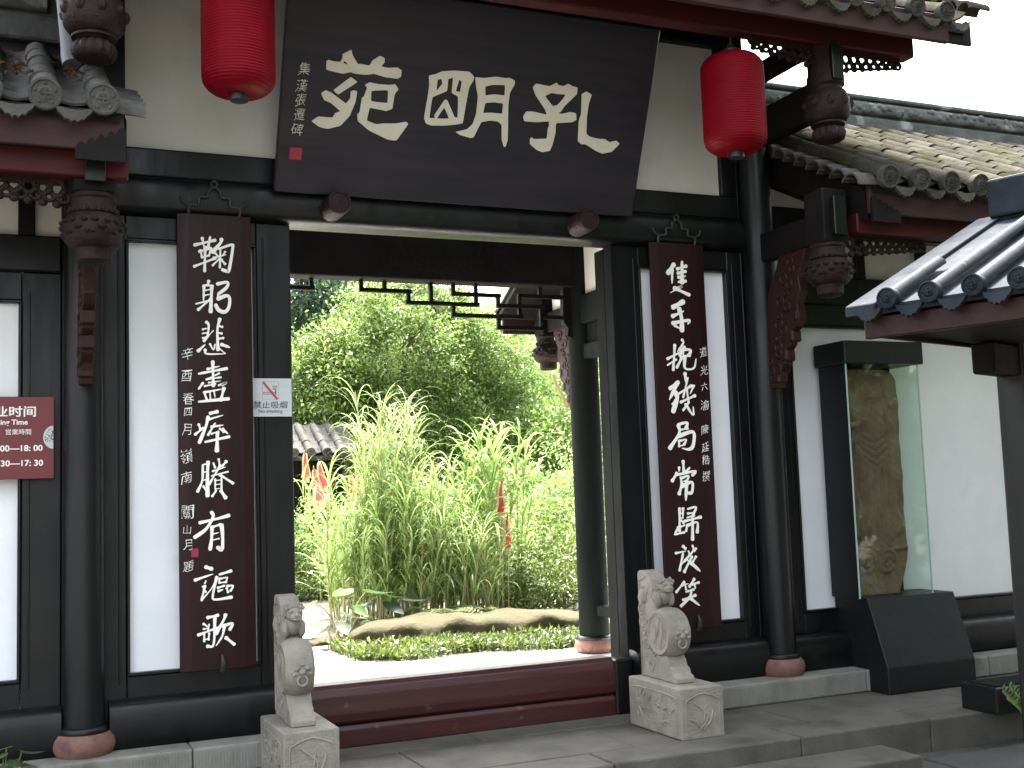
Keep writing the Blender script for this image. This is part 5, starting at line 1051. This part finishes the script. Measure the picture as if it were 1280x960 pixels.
q = atY(620, 765, 6.8); clump('broad leaved upright reed clump with red flags among its blades', q[0], 6.8, .48, 26, 2.35, 18, .85, .038, 'leaf_reed', .3, .8)
q = atY(585, 770, 6.0); clump('low arching pale reed clump just behind the boulder', q[0], 6.0, .5, 26, 1.35, 20, .7, .019, 'leaf_reedpale', .35)
q = atY(520, 770, 6.1); clump('short arching reeds between the taro and the dense clump', q[0], 6.1, .4, 20, 1.25, 20, .65, .018, 'leaf_reedpale', .35)
q = atY(434, 700, 7.6); clump('slender reed clump leaning by the left flags', q[0], 7.6, .22, 7, 2.15, 14, .8, .036, 'leaf_reed', .2, .9)
# --- taro and broad leaved plants
def heart_leaf(name, pos, dirv, size, m, par, tilt=.5):
    d = np.array([math.cos(dirv), math.sin(dirv), 0]); s = np.array([-d[1], d[0], 0]); up = np.array([0, 0, 1.0]); ax = d * math.cos(tilt) - up * math.sin(tilt); nn = np.cross(ax, s) * -1; V = []; F = []
    outl = [(0, 0), (-.16, .22), (-.10, .36), (.12, .42), (.38, .36), (.65, .22), (1.0, 0)]
    K = len(outl)
    for (a, b) in outl:
        for sg in (-1, -.5, 0, .5, 1):
            V.append(np.array(pos) + size * (ax * (a if abs(sg) == 1 or a > 0 else a * abs(sg)) + s * b * sg * .9 + nn * (-.18 * a * a + .14 * abs(sg) * b)))
    for i in range(K - 1):
        for j in range(4): F.append((i * 5 + j, i * 5 + j + 1, (i + 1) * 5 + j + 1, (i + 1) * 5 + j))
    return mk(name, V, F, m, par, True)
def broad_plant(label, x, y, leaves, m, stemm='cane', cat='plant', z=0.0, name='broad_leaf_plant', grp=None):
    t = thing(name, label, cat, (x, y, z), 0, grp)
    for (dx, dy, h, dirv, sz, tl) in leaves:
        tip = (x + dx, y + dy, z + h); G().tube(catmull([(x + dx * .1, y + dy * .1, z - .01), (x + dx * .5, y + dy * .5, z + h * .65), tip], 4), [.012 - .0007 * k for k in range(9)], 6).build('stem', stemm, t); heart_leaf('leaf', tip, dirv, sz, m, t, tl)
    return t
q = atZ(437, 800, .05); broad_plant('bright green taro plant at the left end of the boulder', q[0] + .1, 5.35, [(.02, 0, .52, -2.2, .30, .35), (-.34, -.05, .42, 3.1, .26, .5), (.30, .05, .50, -.6, .30, .3), (.12, -.1, .34, -1.2, .24, .6), (.45, .05, .45, .1, .28, .4)], 'leaf_taro')
q = atZ(405, 808, .03); broad_plant('grey green broad leaves at the edge of the paving', q[0] + .08, q[1], [(-.05, 0, .22, 2.6, .24, .7), (.10, -.06, .26, -1.6, .22, .7), (.16, .05, .34, .4, .22, .5)], 'leaf_glaucous')
q = atZ(530, 778, .25); broad_plant('grey green broad leaved plant behind the boulder', q[0], 5.45, [(-.12, 0, .36, 3.0, .30, .3), (.10, -.05, .34, -1.3, .28, .6), (.25, .02, .38, -.2, .30, .3), (0, 0, .42, 1.3, .25, .2)], 'leaf_glaucous')
def fern(label, x, y, z, n, L):
    t = thing('fern', label, 'fern', (x, y, z), 0, 'ferns behind the boulder')
    for i in range(n):
        an = 6.28 * i / n + rng.normal() * .25; d = np.array([math.cos(an), math.sin(an), 0]); s = np.array([-d[1], d[0], 0]); pos = np.array([x, y, z]); el = 1.15; gg = G(); K = 16; P = []
        for k in range(K): P.append(pos.copy()); pos = pos + (d * math.cos(el) + np.array([0, 0, math.sin(el)])) * L / K; el -= .125 * rng.uniform(.8, 1.2)
        gg.tube(P, .004, 4)
        for k in range(2, K):
            ll = L * .30 * math.sin(math.pi * (k / K) ** .7) + .01
            for sg in (-1, 1): b = P[k]; e = b + s * sg * ll + d * ll * .35 - np.array([0, 0, ll * .2]); w_ = d * .014; gg.add([b - w_, b + w_, (b + e) / 2 + w_ * 1.1, e, (b + e) / 2 - w_ * 1.1], [(0, 1, 2, 3, 4)])
        gg.build('frond', 'leaf_ground', t, False)
q = atZ(603, 775, .2); fern('arching fern in the middle of the boulder edge', q[0], 5.4, .05, 11, .62); q = atZ(640, 770, .2); fern('fern at the right end of the boulder beside the shrubs', q[0], 5.5, .05, 10, .5); q = atZ(480, 785, .1); fern('small fern beside the taro plant', q[0], 5.4, .05, 9, .42)
# --- shrubs and trees beyond
def shrub(label, base, ctr, rad, m, ncl, per, ls, clr, grp='shrubs in the garden', name='shrub'):
    t = thing(name, label, 'shrub', tuple(base), 0, grp); V, F = crown(ctr, rad, ncl, per, ls, clr, .45, .02); np_mesh('foliage', V, F, m, t)
    gg = G()
    for k in range(7):
        e = np.array(ctr) + rng.normal(size=3) * np.array(rad) * .4; b = np.array(base) + np.array([rng.normal() * .12, rng.normal() * .12, -.02]); gg.tube(catmull([b, (b + e) / 2 + rng.normal(size=3) * .08, e], 4), [.02 - .0018 * i for i in range(9)], 5)
    gg.build('stem', 'bark', t); return t
def sh(label, u, v, Y, rad, m, ncl, per, ls, clr): q = atY(u, v, Y); shrub(label, (q[0], Y, 0), (q[0], Y, max(q[2], rad[2] * .6)), rad, m, ncl, per, ls, clr)
sh('bright green bush at the left of the garden beside the doorpost', 395, 690, 10.9, (.95, .8, .62), 'leaf_c', 150, 60, .06, .12)
sh('low hedge of small leaves at the back of the paving', 372, 742, 10.4, (1.3, .35, .22), 'leaf_ground', 120, 50, .05, .10)
sh('low leafy shrub right of the reeds near the rear column', 690, 735, 6.6, (.95, .9, .5), 'leaf_ground', 170, 60, .06, .12)
sh('spreading shrub of fresh leaves beyond the right reeds', 700, 690, 9.0, (1.5, 1.2, .8), 'leaf_a', 260, 60, .075, .15)
sh('rounded pale green shrub high on the right bank', 690, 640, 11.5, (1.6, 1.2, .9), 'leaf_c', 260, 60, .085, .16)
sh('dark glossy shrub above the pale bank at the right', 690, 570, 13.5, (1.5, 1.2, 1.0), 'leaf_a', 260, 60, .11, .18)
sh('shadowy shrub low behind the reeds', 560, 690, 9.6, (1.8, .9, .9), 'leaf_a', 240, 60, .08, .16)
sh('shrub filling the gap beside the rear column foot', 735, 740, 7.8, (.9, .8, .6), 'leaf_a', 130, 60, .07, .13)
def tr(name, label, u, v, Y, rad, m, ncl, per, ls, clr, r=.14, bu=None, **k):
    q = atY(u, v, Y); b = atY(bu if bu else u, 700, Y); tree(name, label, (b[0], Y, 0), (q[0], Y, q[2]), rad, r, m, ncl, per, ls, clr, 'garden trees', **k)
tr('broadleaf_tree', 'big rounded broadleaf tree filling the middle of the doorway', 508, 470, 14.2, (2.0, 1.6, 2.0), 'leaf_a', 900, 80, .085, .17, .16, shell=.62)
tr('broadleaf_tree', 'leafy tree whose crown overlaps the big tree on its right', 590, 455, 15.5, (1.3, 1.3, 1.5), 'leaf_c', 420, 75, .085, .17, .1, shell=.6)
tr('broadleaf_tree', 'dusky leafed tree showing above the big broadleaf tree', 470, 405, 18.5, (1.9, 1.3, 1.5), 'leaf_d', 380, 70, .12, .22, .12, shell=.6)
tr('broadleaf_tree', 'lower leafy tree just left of the pale reeds', 412, 490, 14.0, (1.0, 1.0, 1.0), 'leaf_a', 300, 60, .10, .18, .10)
tr('tall_tree', 'tall dark tree whose trunk rises beside the left doorpost', 345, 335, 19.0, (1.7, 1.6, 1.7), 'leaf_d', 240, 50, .15, .28, .20, 376)
tr('distant_tree', 'blue green distant tree below the bright sky gap', 432, 450, 27.0, (2.2, 2.0, 1.2), 'leaf_d', 330, 60, .17, .30, .2)
tr('distant_tree', 'blue green distant tree behind the top of the broadleaf tree', 515, 425, 28.0, (2.2, 2.0, 1.5), 'leaf_d', 280, 55, .17, .3, .2)
tr('feathery_tree', 'pale feathery tree right of the broadleaf tree', 655, 500, 17.0, (2.1, 1.6, 1.9), 'leaf_c', 420, 60, .10, .24, .12, rat=.25, droop=.3)
tr('distant_tree', 'pale green distant tree under the rear lattice', 615, 470, 24.0, (2.4, 2.0, 1.6), 'leaf_c', 320, 55, .15, .3, .18)
tr('distant_tree', 'distant tree half hidden by the carved pendant', 720, 480, 24.0, (3.2, 2.0, 2.8), 'leaf_c', 380, 55, .17, .32, .18)
tr('distant_tree', 'deep green tree low behind the broadleaf tree', 520, 590, 19.0, (3.6, 1.2, 2.1), 'leaf_a', 420, 55, .16, .3, .18)
tr('distant_tree', 'deep green tree low behind the right shrubs', 680, 600, 20.0, (2.8, 1.2, 2.1), 'leaf_c', 320, 55, .16, .3, .18)
# overhanging branch seen at the top left of the doorway comes from the tall tree; pale bare branch by the rear pendant
o = G().tube(catmull([atY(692, 468, 4.6), atY(694, 478, 4.6), atY(703, 495, 4.6), atY(708, 507, 4.6), atY(722, 522, 4.6), (5.95, 4.7, .0)], 5), .024, 7).build('bare_branch', 'cane'); tag(o, 'thin bare tan branch below the rear pendant', 'branch')
# --- garden building behind the left flags
hb = thing('garden_pavilion', 'small grey tiled pavilion half hidden behind the left flags', 'building', (5.0, 12.4, 0))
qa = atY(350, 572, 12.2); qb = atY(428, 572, 12.2)
box('wall', qa[0] - 2.2, qb[0], 12.2, 13.6, 0, qa[2], 'darkwood', hb, .01)
Rp = origin_empty('roof', hb); e0 = atY(385, 572, 11.7)
roof_part('roof_deck', qa[0] - 2.4, qb[0] + .15, 11.65, e0[2], math.radians(28), 1.1, 'tile', Rp)
tiled_slope(Rp, [qb[0] - .15 - .27 * i for i in range(7)][::-1], 11.6, e0[2] + .06, math.radians(28), 3, .33, .07, 'tile')
# --- flags
def flag(label, u0, v0, u1, v1, Y, wd, lean=0.0):
    a = atY(u0, v0, Y); b = atY(u1, v1, Y); t = thing('pennant', label, 'flag', (b[0], Y, 0), 0, 'red pennants in the garden')
    G().tube([(b[0], Y, 0), (a[0], Y, a[2])], .009, 6).build('pole', 'cane', t)
    V = []; F = []; K = 9; Lz = a[2] - b[2]
    for k in range(K + 1):
        q = k / K; c = np.array([a[0], Y, a[2]]) * (1 - q) + np.array([b[0], Y, b[2]]) * q; w_ = wd * q ** .9
        for j in range(4): V.append(c + np.array([w_ * (j / 3 - .5), .05 * math.sin(6 * q + 2 * j) * q - .014, 0]))
    for k in range(K):
        for j in range(3): F.append((4 * k + j, 4 * k + j + 1, 4 * k + j + 5, 4 * k + j + 4))
    fl = mk('cloth', V, F, 'flagred', t, True); gg = G()
    for sd_ in (0, 3):
        for k in range(1, K): p_ = V[4 * k + sd_]; p2 = V[4 * (k + 1) + sd_]; o_ = np.array([.028 if sd_ else -.028, 0, -.015]); gg.add([p_, p2, p2 + o_, p_ + o_ * .8], [(0, 1, 2, 3)])
    gg.add([V[4 * K], V[4 * K + 3], V[4 * K + 3] - np.array([0, 0, .09]), V[4 * K] - np.array([0, 0, .09])], [(0, 1, 2, 3)]); gg.build('fringe', 'flagfringe', t, False)
flag('red pennant with yellow fringe, largest of the left flags', 392, 582, 399, 626, 9.8, .17); flag('red pennant furthest left beside the doorpost', 381, 562, 382, 596, 10.6, .10); flag('red pennant just right of the largest left flag', 398, 574, 404, 608, 11.2, .13); flag('red pennant behind the slender reeds', 438, 590, 441, 616, 9.6, .10)
flag('orange red pennant high among the broad reeds', 624, 568, 626, 590, 7.4, .09); flag('orange red pennant in the middle of the broad reeds', 627, 598, 624, 640, 6.0, .09); flag('orange red pennant lowest among the broad reeds', 634, 640, 633, 684, 5.9, .08)
# --- plants in the forecourt
q = atY(5, 960, -.75)
t = thing('leafy_plant', 'low green broad leaved plant at the lower left corner', 'plant', (q[0] + .0, -.75, 0), 0)
for (u, v, dv, sz) in [(8, 934, 2.4, .10), (28, 938, .2, .11), (4, 942, 3.3, .12), (18, 950, -1.4, .10), (30, 955, -.5, .09), (8, 957, -2.2, .10), (-6, 950, 2.8, .1), (36, 960, .4, .08)]:
    e = atY(u, v, -.75); G().tube(catmull([(q[0] + .01, -.75, 0), ((q[0] + e[0]) / 2, -.76, e[2] * .6), e], 4), .004, 5).build('stem', 'leaf_ground', t); heart_leaf('leaf', e, dv, sz, 'leaf_b', t, .35)
q = atZ(1262, 892, 0)
pb = thing('planter_box', 'low black planter box beside the canopy post', 'planter', (q[0] + .25, q[1] + .1, 0))
box('box', q[0] - .10, q[0] + .62, q[1], q[1] + .30, 0.0, .165, 'pedestal', pb, .008)
box('soil', q[0] - .07, q[0] + .59, q[1] + .03, q[1] + .27, .166, .172, 'lacquer_dull', pb, 0)
t = thing('fern', 'bright green feathery sprig in front of the planter box', 'plant', (q[0] + .3, q[1] + .1, .172), 0)
for (u, v, u2, v2) in [(1285, 885, 1253, 862), (1288, 880, 1262, 858), (1290, 900, 1270, 880), (1292, 880, 1275, 862), (1290, 892, 1258, 870)]:
    a = atY(u, v, q[1] - .12); b = atY(u2, v2, q[1] - .16); gg = G(); P = catmull([(q[0] + .3, q[1] + .1, .17), a, b], 10); gg.tube(P, .003, 4)
    for k in range(6, len(P)):
        for sg in (-1, 1): p_ = P[k]; e = p_ + np.array([.012, -.01, .035 * sg]); gg.add([p_, (p_ + e) / 2 + np.array([.012, 0, 0]), e, (p_ + e) / 2 - np.array([.012, 0, 0])], [(0, 1, 2, 3)])
    gg.build('frond', 'leaf_c', t, False)

# --- trees shading the forecourt behind the visitor (they show as reflections in the glass and the lacquer)
for (bx, by, c_, rd, lb) in [(11.6, -6.6, (11.4, -6.6, 4.2), (3.6, 3.4, 4.0), 'big leafy shade tree right of the notice canopy'), (6.5, -12.5, (6.5, -11.8, 5.0), (4.6, 3.4, 4.2), 'leafy shade tree behind the visitor')]:
    tree('shade_tree', lb, (bx, by, -.2), c_, rd, .28, 'leaf_b', 760, 36, .34, .42, 'forecourt shade trees', nl=12, shell=.35)
